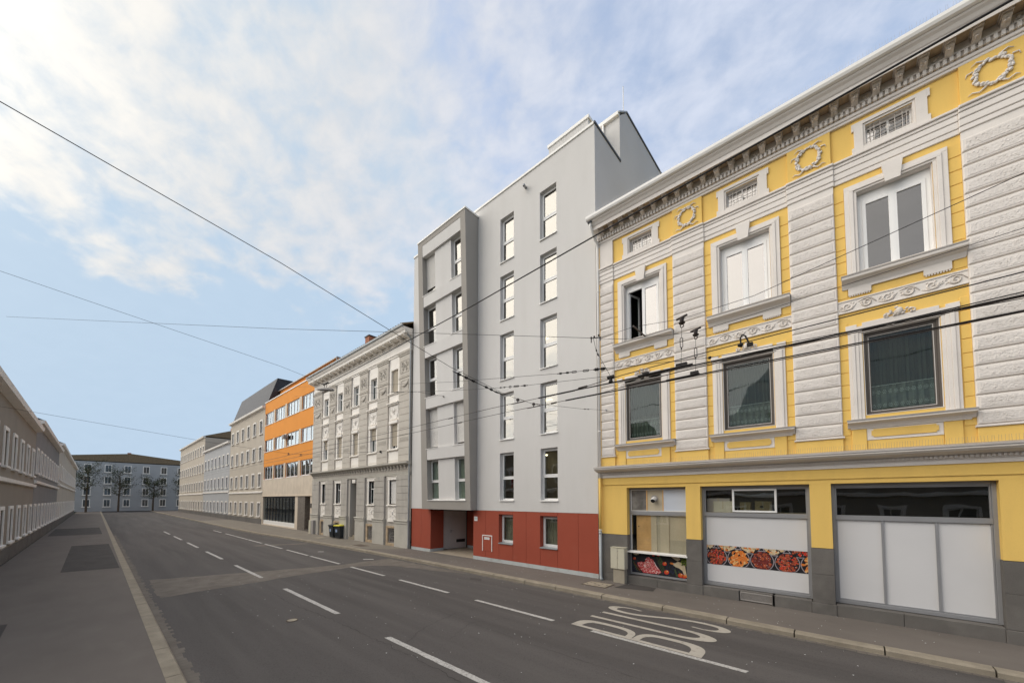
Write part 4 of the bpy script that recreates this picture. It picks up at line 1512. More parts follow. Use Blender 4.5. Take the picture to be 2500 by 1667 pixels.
while x < YE:
    q.tube([(x, -.30, 4.18), (x + random.uniform(-.012, .012), -.31 + random.uniform(-.02, .02), 4.34)], .0028, 3, False)
    x += .045
q.build('bird_spikes', 'old_ochre', Y)
# --- ground floor
OP = [(1.15, 3.18), (3.62, 6.36), (6.80, 9.54), (9.98, 12.72)]
pier = [(.12, 1.15)] + [(OP[k][1], OP[k + 1][0]) for k in range(3)] + [(12.72, YE)]
q = MB()
for a, b in pier:
    q.box(a, b, .0, .5, 1.71, 3.40)
q.box(.12, YE, -.03, .0, 3.52, 3.785)
q.box(.12, YE, -.0, .5, 3.401, 3.52)
q.build('shop_wall', 'yellow', Y)
q = MB()
for j, (a, b) in enumerate(pier):
    z = .28
    for z1 in ((1.70,) if j == 0 else (1.02, 1.70)):
        q.cbox(a - (0 if j == 0 else .012), b + .012, -.012, .5, z, z1 - .004, .006)
        z = z1
    if j: q.cbox(a - .03, b + .03, -.05, .5, -.1, .276, .008)
for j, (a, b) in enumerate(OP):
    x = a + .03 if j else .12
    while x < b - .03 - .01:
        x1 = min(b - .03, x + (1.2 if j else 1.05))
        if b - .03 - x1 < .3: x1 = b - .03
        if j == 1 and x <= 4.6 < x1:
            q.cbox(x + .003, 4.63, -.035, .5, -.1, .30, .008); q.box(4.63, 5.5, .05, .5, -.1, .30); q.cbox(5.5, x1 + .6, -.035, .5, -.1, .30, .008); x1 = x1 + .6
        else:
            q.cbox(x + .003, x1 - .003, -.035, .5, -.1, .30 if j else .275, .008)
        x = x1
q.build('stone_plinth', 'basalt', Y)
q = MB()
q.ring_frame(4.66, 5.47, .03, .27, .025, .01, .03)
for k in range(9): q.box(4.69, 5.44, .02, .03, .06 + k * .022, .07 + k * .022)
q.build('vent_grille', 'sheet_metal', Y)
YS = .22


def disc_list(mb, items, y):
    for k, (mi, x, z, rx, rz, rot) in enumerate(items):
        mb.cur = mi
        mb.disc((x, z), rx, rz, y - .0004 * (k % 40) - .0003, 12, rot)


# shop window one
s1 = OP[0]
q = MB()
q.ring_frame(s1[0] - .02, s1[1] + .02, .30, 3.40, .07, YS, YS + .08, c=.006)
q.box(s1[0] + .05, s1[1] - .05, YS - .005, YS + .08, 2.45, 2.57)
q.box(s1[0] + .05, s1[1] - .05, YS + .01, YS + .08, 1.07, 1.12)
shop = q.build('shop_window', 'alu', Y)
q = MB()
q.ring_frame(s1[0] + .052, s1[1] - .052, 1.122, 2.448, .02, YS + .02, YS + .05)
q.ring_frame(s1[0] + .052, s1[1] - .052, 2.572, 3.328, .018, YS + .02, YS + .05)
q.build('glazing_bead', 'white_metal', shop)
q = MB(); q.prof_x([(YS, 1.16), (-.03, 1.145), (-.03, 1.10), (-.02, 1.10), (-.02, 1.13), (YS, 1.125)], s1[0] - .02, s1[1] + .02)
q.build('serving_sill', 'white_metal', shop)
q = MB()
q.box(s1[0] + .07, s1[1] - .07, YS + .03, YS + .036, 1.14, 2.43)
q.build('pane', 'glass_dim', shop)
q = MB()
q.cur = 0; q.box(1.37, 1.90, YS + .10, YS + .12, 1.12, 2.45)
q.cur = 1; q.box(1.90, 2.10, YS + .09, YS + .11, 1.12, 2.45); q.box(2.225, 2.52, YS + .085, YS + .105, 1.12, 2.45); q.box(2.53, 3.11, YS + .10, YS + .12, 1.12, 2.42)
q.cur = 2; q.box(2.102, 2.222, YS + .11, YS + .13, 1.12, 2.45); q.box(2.53, 3.11, YS + .094, YS + .0995, 1.12, 1.60)
q.cur = 3; q.box(2.521, 2.533, YS + .08, YS + .10, 1.12, 2.45)
q.cur = 4; q.disc((1.45, 2.02), .022, .022, YS + .098, 10); q.box(1.72, 1.80, YS + .096, YS + .099, 2.26, 2.265)
q.build('board', ['board_orange', 'board_beige', 'board_beige_dark', 'old_ochre', 'crack'], shop)
q = MB()
q.cur = 0; q.box(1.22, 1.76, YS + .05, YS + .07, 2.59, 3.32)
q.cur = 1; q.box(1.80, 2.33, YS + .06, YS + .08, 2.59, 3.32)
q.cur = 2; q.box(2.37, 3.10, YS + .05, YS + .07, 2.59, 3.32)
q.cur = 3; q.box(1.762, 1.798, YS + .045, YS + .07, 2.59, 3.32); q.box(2.332, 2.368, YS + .045, YS + .07, 2.59, 3.32)
q.build('upper_board', ['glass_dirty', 'board_beige_dark', 'board_blue', 'board_orange'], shop)
q = MB()
q.prof_y([(2.06 + .12 * cos(2 * pi * k / 20), 3.02 + .12 * sin(2 * pi * k / 20)) for k in range(20)], YS + .035, YS + .06)
vp = q.build('vent_collar', 'sheet_metal', shop)
q = MB()
q.tube([(2.06, YS + .05, 3.01), (2.07, YS - .10, 2.98), (2.08, YS - .17, 2.93)], .078, 16, False)
q.build('vent_pipe', 'pvc', vp, smooth=True)
q = MB()
q.tube([(2.06, YS + .03, 3.0), (2.079, YS - .165, 2.935)], .070, 16)
q.build('vent_opening', 'black_plastic', vp)
# food photograph panel (meat, tomatoes, rosemary, poultry)
FM = ['f_black', 'f_meat', 'f_red', 'f_orange', 'f_green', 'f_bright_green', 'f_pale', 'f_dark_red', 'f_blue', 'paper_white']
q = MB()
fx0, fx1, fz0, fz1 = s1[0] + .055, s1[1] - .055, .372, 1.068
q.cur = 0; q.box(fx0, fx1, YS + .03, YS + .05, fz0, fz1)
yq = YS + .0285


def fp(u_, v_): return fx0 + (fx1 - fx0) * u_, fz0 + (fz1 - fz0) * v_


def poly(mi, pts, dy=0.0):
    q.cur = mi
    q.add([(fp(a, b)[0], yq - dy, fp(a, b)[1]) for a, b in pts], [tuple(range(len(pts)))])


def ell(mi, u_, v_, r, ry, rot, dy):
    q.cur = mi
    x, z = fp(u_, v_)
    q.disc((x, z), r, ry, yq - dy, 12, rot)


rs = random.Random(3)
for k in range(150):      # blueberries and herbs in the dark
    u_ = rs.choice((rs.uniform(.62, .80), rs.uniform(.55, .97), rs.uniform(.0, .12)))
    ell(8, u_, rs.uniform(.05, .62), .018, .018, 0, .0005 + .0002 * (k % 3))
poly(1, [(.10, .50), (.18, .58), (.24, .56), (.28, .80), (.33, .86), (.35, .78), (.40, .74), (.44, .52), (.50, .34), (.55, .16), (.50, .06), (.36, .04), (.22, .03), (.17, .18), (.12, .34)], .002)
for k in range(46):
    u_, v_ = rs.uniform(.15, .48), rs.uniform(.10, .72)
    if v_ > .56 and (u_ < .26 or u_ > .42): continue
    if v_ > 1.15 - 1.7 * max(0, u_ - .1) * 1.2: continue
    ell(rs.choice((7, 9, 1)), u_, v_, rs.uniform(.02, .05), .008, rs.uniform(-1, 1), .0025 + .0002 * (k % 4))
for (a, b, a2, b2) in ((.46, .92, .58, .14), (.50, .86, .61, .22), (.52, .95, .57, .6), (.78, .38, .83, .04), (.86, .30, .90, .06), (.03, .55, .10, .1), (.06, .4, .16, .06)):
    n = 26
    for k in range(n):
        t = k / n
        u_, v_ = a + (a2 - a) * t, b + (b2 - b) * t
        ell(4, u_ + rs.uniform(-.012, .012), v_, .030, .006, rs.uniform(-.9, .9) + (1.1 if k % 2 else -1.1), .0030 + .0002 * (k % 4))
for (u_, v_, r) in ((.05, .70, .055), (.61, .60, .075), (.64, .20, .085), (.41, .96, .05), (.50, .97, .045), (.88, .13, .085), (.94, .10, .07)):
    ell(2, u_, v_, r, r * .85, .3, .004)
    ell(3, u_ + .008, v_ + .03, r * .62, r * .5, .3, .0046)
    ell(9, u_ + .015, v_ + .06, r * .18, r * .10, .5, .0052)
poly(6, [(.71, .70), (.74, .62), (.80, .50), (.86, .46), (.91, .36), (.94, .14), (.985, .06), (.97, .30), (.955, .60), (.90, .72), (.84, .78), (.79, .68)], .0036)
poly(3, [(.71, .70), (.70, .64), (.74, .60), (.77, .62), (.75, .70)], .0044)
poly(6, [(.72, .98), (.86, .99), (.88, .88), (.83, .80), (.78, .86)], .0036)
poly(3, [(.94, .14), (.96, .22), (.99, .10), (.985, .05)], .0044)
for k in range(50):
    ell(rs.choice((5, 5, 4)), rs.uniform(.90, .995), rs.uniform(.62, .99), rs.uniform(.015, .035), .014, rs.uniform(0, 3), .005 + .0002 * (k % 5))
poly(6, [(.02, .98), (.12, .99), (.14, .92), (.08, .88), (.03, .92)], .0036)
poly(7, [(.03, .52), (.05, .50), (.17, .12), (.14, .08), (.08, .3)], .0034)
poly(9, [(.42, .62), (.425, .64), (.46, .45), (.50, .28), (.49, .28), (.45, .44)], .0036)
q.build('food_picture', FM, shop)

# shop window two and its neighbours
for j in (1, 2, 3):
    a, b = OP[j]
    q = MB()
    q.ring_frame(a - .02, b + .02, .31, 3.40, .09, YS - .02, YS + .08, c=.006)
    q.ring_frame(a + .072, b - .072, .402, 3.308, .03, YS, YS + .06, c=.004)
    q.box(a + .07, b - .07, YS - .025, YS + .08, 2.46, 2.58)
    shop = q.build('shop_window', 'alu', Y)
    q = MB(); q.box(a + .10, b - .10, YS + .03, YS + .04, .43, 2.455)
    q.build('window_film', 'film_white', shop)
    q = MB(); q.box(a + .10, b - .10, YS + .035, YS + .04, 2.59, 3.28); q.build('pane', 'glass_dim', shop)
    if j > 1:
        q = MB(); q.box(a + .92, a + .97, YS - .01, YS + .07, .43, 2.455); q.box(a + 1.82, a + 1.87, YS - .01, YS + .07, .43, 2.455); q.build('mullion', 'alu', shop)
        continue
    q = MB()
    q.ring_frame(4.47, 5.60, 2.60, 3.30, .055, YS - .005, YS + .034, c=.006)
    sl = q.build('sliding_vent', 'pvc', shop)
    q = MB(); q.box(4.52, 5.55, YS + .02, YS + .025, 2.65, 3.25); q.build('vent_pane', 'glass_clear', sl)
    # nuts picture strip
    q = MB()
    x0, x1, z0, z1 = a + .102, b - .102, .955, 1.555
    q.cur = 0; q.box(x0, x1, YS + .024, YS + .0295, z0, z1)
    yq = YS + .0235
    rs = random.Random(5)

    def clip_disc(mi, cx, cz, rx, rz, rot, dy, n=18):
        q.cur = mi
        pts = []
        for k in range(n):
            an = 2 * pi * k / n
            x = cx + rx * cos(an) * cos(rot) - rz * sin(an) * sin(rot)
            z = cz + rx * cos(an) * sin(rot) + rz * sin(an) * cos(rot)
            pts.append((min(max(x, x0), x1), min(max(z, z0), z1)))
        if max(p[0] for p in pts) - min(p[0] for p in pts) < .004 or max(p[1] for p in pts) - min(p[1] for p in pts) < .004: return
        q.add([(x, yq - dy, z) for x, z in pts], [tuple(range(n))])
    bowls = []
    R_ = .295
    kinds = [1, 3, 2, 1, 3]
    for k in range(5):
        bowls.append((x0 + .27 + k * .60, 1.19 - .0, kinds[k]))
    for k in range(5):
        bowls.append((x0 - .03 + k * .60, 1.66, (4, 5, 5, 4, 1)[k]))
    for cx, cz, kd in bowls:
        clip_disc(6, cx, cz, R_, R_, 0, .0006, 32)
        clip_disc(0, cx, cz, R_ - .018, R_ - .018, 0, .0010, 32)
        for t in range(150 if kd != 3 else 120):
            rr = (R_ - .05) * sqrt(rs.random())
            an = rs.uniform(0, 2 * pi)
            px_, pz = cx + rr * cos(an), cz + rr * sin(an)
            if kd == 3: clip_disc(rs.choice((3, 3, 7)), px_, pz, .048, .026, rs.uniform(-.3, 1.8), .0014 + t * .00004, 10)
            elif kd == 1: clip_disc(rs.choice((1, 1, 2, 1, 8)), px_, pz, .026, .024, 0, .0014 + t * .00004, 10)
            elif kd == 2: clip_disc(rs.choice((2, 2, 1)), px_, pz, .036, .034, 0, .0014 + t * .00004, 10)
            else: clip_disc(rs.choice((4, 4, 5, 3)), px_, pz, .040, .026, rs.uniform(0, 3), .0014 + t * .00004, 10)
        for t in range(24):
            rr = (R_ - .06) * sqrt(rs.random()); an = rs.uniform(0, 2 * pi)
            clip_disc(9 if kd != 3 else 5, cx + rr * cos(an), cz + rr * sin(an), .006, .005, 0, .0085, 6)
    q.build('nut_picture', ['f_black', 'f_nut_red', 'f_dark_red', 'f_orange', 'f_nut_pale', 'f_pale', 'f_rim', 'board_orange', 'f_red', 'paper_white'], shop)
# cartons in the upper light
for nm, lb, m_, (xa, xb, ya, yb, za, zb) in (
        ('storage_box', 'white carton with a red mark behind the shop transom', 'carton_white', (3.70, 4.36, .46, .75, 2.60, 3.02)),
        ('storage_box', 'cream cardboard box in front of the white carton', 'cream_box', (3.92, 4.46, .31, .44, 2.59, 2.93)),
        ('storage_box', 'small plain brown cardboard box behind the white framed sliding pane', 'cardboard', (4.62, 4.90, .5, .75, 2.60, 2.90)),
        ('storage_box', 'brown cardboard box with a black mark behind the white framed sliding pane', 'cardboard', (5.02, 5.42, .5, .75, 2.60, 2.93))):
    t_ = thing(nm, lb, 'box', ((xa + xb) / 2, (ya + yb) / 2, za), 'boxes behind the shop transom')
    q = MB(); q.cbox(xa, xb, ya, yb, za, zb, .004); q.build('carton', m_, t_)
    q = MB(); q.box((xa + xb) / 2 - .02, (xa + xb) / 2 + .02, ya - .002, ya + .01, za + .1, zb + .002); q.build('packing_tape', 'board_beige_dark', t_)
    if 'mark' in lb:
        q = MB(); q.disc(((xa + xb) / 2 - .03, (za + zb) / 2), .05, .04, ya - .004, 10); q.build('printed_mark', 'f_red' if 'red' in lb else 'black_plastic', t_)
q = MB(); q.box(3.6, 6.4, .30, 1.5, 2.50, 2.585); q.build('storage_shelf', 'board_beige_dark', Y)

# cream service cabinet
cb = thing('service_cabinet', 'cream two-part service cabinet on a stone foot at the yellow shop corner', 'utility cabinet', (.9, -.2, 0))
q = MB(); q.cbox(.70, 1.13, -.22, -.015, 0, .50, .006); q.build('cabinet_foot', 'concrete', cb)
q = MB(); q.cbox(.62, .885, -.27, -.015, .50, 1.255, .012); q.cbox(.892, 1.16, -.27, -.015, .50, 1.235, .012); q.box(.60, 1.18, -.28, -.012, 1.256, 1.262)
body = q.build('cabinet_body', 'cream_box', cb)
q = MB()
for z in (.90, 1.14): q.tube([(.90, -.268, z), (.90, -.285, z)], .014, 8)
q.build('cabinet_lock', 'sheet_metal', body)

# ================================================================== old grey town house
G = thing('grey_town_house', 'old grey and cream stucco town house with brown tiled roof and brick chimney', 'building', (-20.5, 0, 0))
GX0, GX1 = -28.25, -12.78
AX = [-14.80, -17.55, -20.22, -22.93, -25.64]
PIL = [(-14.13, -12.80), (-16.87, -15.47), (-19.52, -18.28), (-22.21, -20.89), (-24.90, -23.65), (-28.22, -26.38)]
PED = [(-14.40, -12.86), (-17.22, -15.72), (-19.82, -18.42), (-22.40, -21.22), (-25.42, -23.80), (-28.22, -26.60)]
holes = []
for i, c in enumerate(AX):
    holes += [(c - .38, c + .46, 9.94, 11.42), (c - .38, c + .46, 6.25, 7.86)]
    if i != 2: holes += [(c - .42, c + .44, 2.66, 4.22)]
q = MB()
q.holewall(GX0, GX1, 4.50, 13.15, .0, holes, .22)
q.quad((GX0, 0, 0), (GX0, 10, 0), (GX0, 10, 13.3), (GX0, 0, 13.3))
q.quad((GX0, 10, 0), (GX1, 10, 0), (GX1, 10, 13.3), (GX0, 10, 13.3))
q.build('wall', 'cream_white', G)
q = MB()
gh = [(c - .42, c + .44, 2.66, 4.22) for i, c in enumerate(AX) if i != 2] + [(c - .50, c + .28, .18, 1.12) for i, c in enumerate(AX) if i != 2] + [(-20.95, -19.76, 0.0, 4.44, .9)]
q.holewall(GX0, GX1, 0.0, 4.50, .02, gh, .22)
q.build('ground_floor_wall', 'grey_plaster_lo', G)
q = MB()
q.box(GX0 + .1, GX1, 1.6, 1.62, 0, 13)
for z in (4.6, 8.9): q.box(GX0 + .1, GX1, .3, 1.6, z, z + .1)
q.build('interior_wall', 'interior_dark', G)
for j, (x0, x1) in enumerate(PIL):
    q = MB()
    q.box(x0, x1, -.06, 0, 5.34, 12.16)
    z = 5.76
    zc = []
    while z < 9.6:
        zc.append(z); z += .4225
    pz = [5.36] + zc + [9.72]
    for a, b in zip(pz, pz[1:]): q.cbox(x0 + .004, x1 - .004, -.095, -.06, a + .008, b - .008, .008)
    q.cbox(x0 + .004, x1 - .004, -.095, -.06, 9.728, 10.60, .008)
    q.cbox(x0 - .03, x1 + .03, -.12, -.06, 10.62, 10.70, .012)
    q.cbox(x0 + .004, x1 - .004, -.095, -.06, 10.73, 12.05, .008)
    q.cbox(x0 - .04, x1 + .04, -.17, 0, 12.165, 12.22, .015); q.cbox(x0 - .02, x1 + .02, -.13, 0, 12.06, 12.164, .012)
    p_ = q.build('pilaster', 'grey_plaster', G)
    q = MB()
    m0, m1 = x0 + .17, x1 - .17
    q.ring_frame(m0, m1, 10.95, 11.73, .025, -.115, -.095)
    cx = (m0 + m1) / 2
    hw = (m1 - m0) / 2 - .06
    for s in (-1, 1):
        for (dx, dz, r, ph) in ((.45, .18, .13, 0), (.5, -.15, .12, 1.5), (.2, .02, .10, 3), (.72, .05, .08, 2)):
            scroll(q, cx + s * dx * hw, 11.34 + dz, r, -.112, 1.2, s, ph if s > 0 else pi - ph, .022, 10)
        for t in range(12):
            q.blob((cx + s * random.uniform(.02, hw), -.108, 11.34 + random.uniform(-.32, .32)), .035, .02, .02, 5, 3, random.uniform(0, 3))
    for s in (-1, 1):    # swag and drops
        q.tube([(cx + s * hw * .98, -.11, 10.42), (cx + s * hw * .75, -.12, 10.24), (cx + s * hw * .4, -.13, 10.12), (cx, -.13, 10.08)], [.02, .035, .05, .055], 6)
        for t in range(7): q.blob((cx + s * hw * .98, -.11, 10.42 - t * .09), .05 - t * .003, .025, .04, 6, 4)
        q.tube([(cx + s * hw * .98, -.105, 10.44), (cx, -.105, 10.47)], .014, 5)
    for t in range(10): q.blob((cx + random.uniform(-.3, .3) * hw * 2, -.13, 10.14 + random.uniform(-.05, .08)), .04, .03, .03, 5, 3)
    for k in range(9): q.cbox(m0 + k * (m1 - m0) / 9, m0 + (k + .7) * (m1 - m0) / 9, -.112, -.095, 6.68, 6.86, .006)
    q.build('pilaster_relief', 'grey_plaster', p_, smooth=False)
    # ground floor rustication and pedestal
    x0, x1 = PED[j]
    xr0, xr1 = x0 + .07, x1 - .07
    q = MB()
    q.box(xr0, xr1, -.05, .02, 1.70, 4.50)
    zz_ = [1.70] + [2.11 + .4175 * k for k in range(6)] + [4.50]
    for a, b in zip(zz_, zz_[1:]): q.cbox(xr0 + .003, xr1 - .003, -.085, -.05, a + .009, b - .009, .010)
    q.build('rusticated_pier', 'grey_plaster_lo', G)
    q = MB()
    q.cbox(x0 - .0, x1 + .0, -.13, .02, 0 - .05, 1.44, .01)
    q.cbox(x0 - .05, x1 + .03, -.20, .02, 1.60, 1.70, .03); q.cbox(x0 - .02, x1 + .02, -.16, .02, 1.445, 1.595, .02)
    q.build('pedestal', 'grey_base', G)
# white linings beside windows, hoods, aprons
win_state = {0: ['blind', 'blind_low', 'closed'], 1: ['open', 'half', 'open'], 2: ['open', 'blind', None], 3: ['open', 'blind', 'open'], 4: ['open', 'half', 'open']}


def old_window(c, z0, z1, state, kind):
    x0, x1 = (c - .38, c + .46) if kind != 0 else (c - .42, c + .44)
    q = MB()
    q.ring_frame(x0, x1, z0, z1, .06, .12, .19, c=.004)
    zt = z0 + (z1 - z0) * .66
    q.box(x0 + .06, x1 - .06, .115, .19, zt - .03, zt + .03)
    q.box((x0 + x1) / 2 - .03, (x0 + x1) / 2 + .03, .112, .18, z0 + .06, zt - .03); q.box((x0 + x1) / 2 - .02, (x0 + x1) / 2 + .02, .12, .18, zt + .03, z1 - .06)
    wnd = q.build('window', 'white_metal', G)
    q = MB(); q.box(x0 + .05, x1 - .05, .15, .155, z0 + .05, z1 - .05); q.build('pane', 'glass_blue', wnd)
    if state != 'open':
        zb = {'blind': z0 + .03, 'blind_low': z0 + .22, 'half': z0 + (z1 - z0) * .52, 'closed': z0 + .02}[state]
        q = MB()
        z = z1 - .01
        while z > zb + .02:
            q.prof_x([(.085, z), (.075, z - .025), (.085, z - .05), (.095, z - .05), (.095, z)], x0 + .01, x1 - .01)
            z -= .054
        q.build('roller_blind', 'board_beige' if False else ('blind_grey' if state == 'closed' else 'blind_beige'), wnd)
    return wnd, x0, x1


mat('blind_beige', (0.47, 0.41, 0.32), 0.75, 3, 0.06)
for i, c in enumerate(AX):
    # top floor
    wnd, x0, x1 = old_window(c, 9.94, 11.42, win_state[i][0], 2)
    q = MB()
    zl, zr = c - .67, c + .67
    q.cbox(x0 - .14, x0, -.04, 0, 9.90, 11.62, .006); q.cbox(x1, x1 + .14, -.04, 0, 9.90, 11.62, .006)
    q.cbox(x0, x1, -.04, 0, 11.425, 11.62, .006)
    q.cbox(zl + .02, zr - .0, -.14, 0, 9.84, 9.895, .01); q.cbox(zl + .05, zr - .04, -.09, 0, 9.78, 9.838, .01)
    q.cbox(zl + .08, zr - .06, -.03, 0, 9.28, 9.74, .008); q.cbox(zl + .16, zr - .14, -.045, -.03, 9.34, 9.68, .006)
    q.cbox(zl - .04, zr + .0, -.20, 0, 9.17, 9.25, .02); q.cbox(zl + .05, zr - .05, -.13, 0, 9.10, 9.168, .01)
    q.build('surround', 'cream_white', wnd)
    # first floor
    wnd, x0, x1 = old_window(c, 6.25, 7.86, win_state[i][1], 1)
    q = MB()
    q.cbox(x0 - .14, x0, -.04, 0, 6.20, 7.86, .006); q.cbox(x1, x1 + .14, -.04, 0, 6.20, 7.86, .006)
    q.cbox(x0 - .10, x1 + .10, -.13, 0, 7.87, 8.08, .02)
    q.cbox(zl + .02, zr - .0, -.14, 0, 6.13, 6.195, .01)
    q.cbox(zl + .10, zr - .06, -.03, 0, 5.47, 6.05, .008)
    q.cbox(zl + .08, zr - .06, -.03, 0, 8.14, 9.06, .008)
    s_ = q.build('surround', 'cream_white', wnd)
    q = MB()
    cc = c + .02
    for s in (-1, 1):
        scroll(q, cc + s * .20, 8.72, .10, -.042, 1.2, s, 0, .018, 10); scroll(q, cc + s * .36, 8.42, .09, -.042, 1.2, -s, 1, .016, 10)
        q.tube([(cc + s * .50, -.04, 9.0), (cc + s * .52, -.045, 8.6), (cc + s * .44, -.045, 8.3), (cc + s * .30, -.04, 8.2)], .018, 5)
        for t in range(5): q.blob((cc + s * .51, -.045, 8.9 - t * .08), .035, .02, .03, 5, 3)
        for t in range(6): q.blob((cc + s * random.uniform(.05, .4), -.04, random.uniform(8.25, 8.95)), .04, .02, .02, 5, 3, random.uniform(0, 3))
    q.blob((cc, -.06, 8.72), .075, .05, .12, 8, 6); q.blob((cc, -.05, 8.55), .05, .04, .06)
    q.prof_y([(cc - .38, 8.16), (cc + .38, 8.16), (cc + .32, 8.24), (cc - .32, 8.24)], -.06, -.03)
    q.build('apron_relief', 'cream_white', wnd, smooth=False)
    # ground floor
    if i == 2: continue
    wnd, x0, x1 = old_window(c, 2.66, 4.22, win_state[i][2], 0)
    q = MB()
    q.cbox(x0 - .16, x0, -.05, .02, 2.62, 4.22, .008); q.cbox(x1, x1 + .10, -.05, .02, 2.62, 4.22, .008)
    q.cbox(x0 - .20, x1 + .12, -.07, .02, 4.225, 4.40, .01); q.cbox(x0 - .24, x1 + .15, -.10, .02, 4.40, 4.45, .01)
    q.cbox(x0 - .22, x1 + .12, -.14, .02, 2.54, 2.615, .012)
    q.cbox(x0 - .17, x1 + .08, -.03, .02, 1.66, 2.50, .008)
    q.cbox(x0 - .17, x1 + .10, -.06, .02, 1.52, 1.65, .01)
    s_ = q.build('surround', 'cream_white', wnd)
    q = MB()
    for s in (-1, 1):
        scroll(q, c + s * .22, 2.2, .10, -.042, 1.1, s, 0, .02, 9); scroll(q, c + s * .25, 1.95, .09, -.042, 1.1, -s, 2, .018, 9)
        for t in range(5): q.blob((c + s * random.uniform(.03, .38), -.04, random.uniform(1.8, 2.4)), .05, .02, .025, 5, 3, random.uniform(0, 3))
    q.blob((c, -.05, 2.1), .07, .04, .12)
    q.build('apron_relief', 'cream_white', wnd)
    # basement window
    b0, b1 = c - .50, c + .28
    q = MB()
    q.cbox(b0 - .24, b0, -.06, .02, -.02, 1.12, .008); q.cbox(b1, b1 + .10, -.06, .02, -.02, 1.12, .008)
    q.cbox(b0 - .24, b1 + .10, -.06, .02, 1.122, 1.26, .008); q.cbox(b0, b1, -.06, .02, -.02, .178, .008)
    bw = q.build('basement_window', 'old_ochre', G)
    q = MB()
    q.box(b0, b1, .14, .15, .18, 1.12); q.build('basement_pane', 'glass_dirty' if i else 'black_plastic', bw)
    q = MB()
    t_ = .011
    for z in (.26, .62, 1.02): q.tube([(b0, .0, z), (b1, .0, z)], t_, 5)
    for k in range(5): q.tube([(b0 + (k + .5) * .156, 0, .19), (b0 + (k + .5) * .156, 0, 1.11)], t_, 5)
    for s in (-1, 1):
        scroll(q, (b0 + b1) / 2 + s * .12, .80, .10, -.01, 1.1, s, 0, .011, 12); scroll(q, (b0 + b1) / 2 + s * .12, .46, .10, -.01, 1.1, -s, 0, .011, 12)
    q.build('iron_grille', 'steel' if False else 'sheet_metal', bw)
# entrance
q = MB()
q.box(-20.95, -19.76, .62, .68, .30, 3.2); q.box(-20.95, -19.76, .60, .68, 3.2, 3.32)
q.cbox(-20.85, -20.38, .60, .62, .5, 1.5, .01); q.cbox(-20.34, -19.86, .60, .62, .5, 1.5, .01)
q.cbox(-20.85, -20.38, .60, .62, 1.6, 3.1, .01); q.cbox(-20.34, -19.86, .60, .62, 1.6, 3.1, .01)
ed = q.build('entrance_door', 'bronze_frame', G)
q = MB(); q.box(-20.9, -19.8, .63, .64, 3.32, 4.4); q.build('fanlight', 'glass_blue', ed)
q = MB()
q.box(-21.0, -19.72, -.02, .60, -.02, .15); q.box(-20.93, -19.78, .20, .60, .151, .30)
q.build('step', 'cover_stone', ed)
q = MB(); q.cbox(-20.62, -20.10, -.02, .5, 4.18, 4.44, .01); q.build('door_lintel', 'cream_white', ed)
# mid cornice with rosette frieze
q = MB()
q.prof_x([(0, 5.10), (-.18, 5.12), (-.24, 5.16), (-.32, 5.18), (-.34, 5.22), (-.34, 5.30), (0, 5.36)], GX0 - .05, GX1 + .02)
q.cbox(GX0, GX1, -.06, .02, 4.50, 4.58, .01); q.cbox(GX0, GX1, -.035, .02, 4.59, 4.68, .01)
q.build('mid_cornice', 'grey_base', G)
q = MB(); q2 = MB(); q3 = MB()
q.box(GX0, GX1, -.03, .02, 4.68, 5.10)
x = GX0 + .2
k = 0
while x < GX1 - .1:
    q2 = MB(); q2.prof_x([(-.03, 5.10), (-.20, 5.10), (-.19, 5.03), (-.11, 4.95), (-.07, 4.85), (-.03, 4.80)], x - .05, x + .05)
    q2.build('frieze_bracket', 'grey_plaster', G)
    cx = x + .20
    q3 = MB(); q3.blob((cx, -.045, 4.88), .07, .025, .085, 8, 5)
    q3.build('frieze_rosette', 'grey_plaster', G, smooth=True)
    q.ring_frame(x + .06, x + .34, 4.72, 5.04, .018, -.05, -.029)
    x += .40
q.build('frieze', 'grey_plaster', G)
# crowning cornice
q = MB()
q.cbox(GX0, GX1, -.09, 0, 12.16, 12.24, .01) if False else None
q.cbox(GX0, GX1, -.05, 0, 12.23, 12.33, .01); q.cbox(GX0, GX1, -.10, 0, 12.34, 12.45, .02)
q.box(GX0, GX1, -.06, 0, 12.45, 12.95); q.cbox(GX0, GX1, -.11, 0, 12.96, 13.02, .01)
q.box(GX0, GX1, -.08, 0, 13.02, 13.15)
q.prof_x([(0, 13.15), (-.55, 13.15), (-.56, 13.18), (-.56, 13.33), (-.60, 13.36), (-.66, 13.46), (-.68, 13.52), (0, 13.56)], GX0 - .1, GX1 + .02)
q.build('crown_cornice', 'cream_white', G)
q = MB(); q2 = MB()
x = -12.95 - .0
while x > GX0:
    q = MB(); q.prof_x([(-.08, 13.148), (-.47, 13.148), (-.47, 13.09), (-.38, 13.04), (-.25, 13.00), (-.16, 12.97), (-.08, 12.95)], x - .07, x + .07)
    q.blob((x, -.47, 13.10), .075, .06, .065, 8, 5)
    q.build('modillion', 'cream_white', G)
    x -= .842
q = MB()
q.prof_x([(-.69, 13.53), (-.76, 13.55), (-.78, 13.62), (-.77, 13.66), (-.75, 13.62), (-.69, 13.60)], GX0 - .12, GX1 + .02)
q.tube([(-12.83, -.72, 13.56), (-12.80, -.5, 13.35), (-12.80, -.12, 12.9), (-12.80, -.12, .1)], .045, 8)
q.build('gutter', 'zinc', G)
q = MB()
rows, r0, r1 = 26, (-.70, 13.62), (5.2, 16.35)
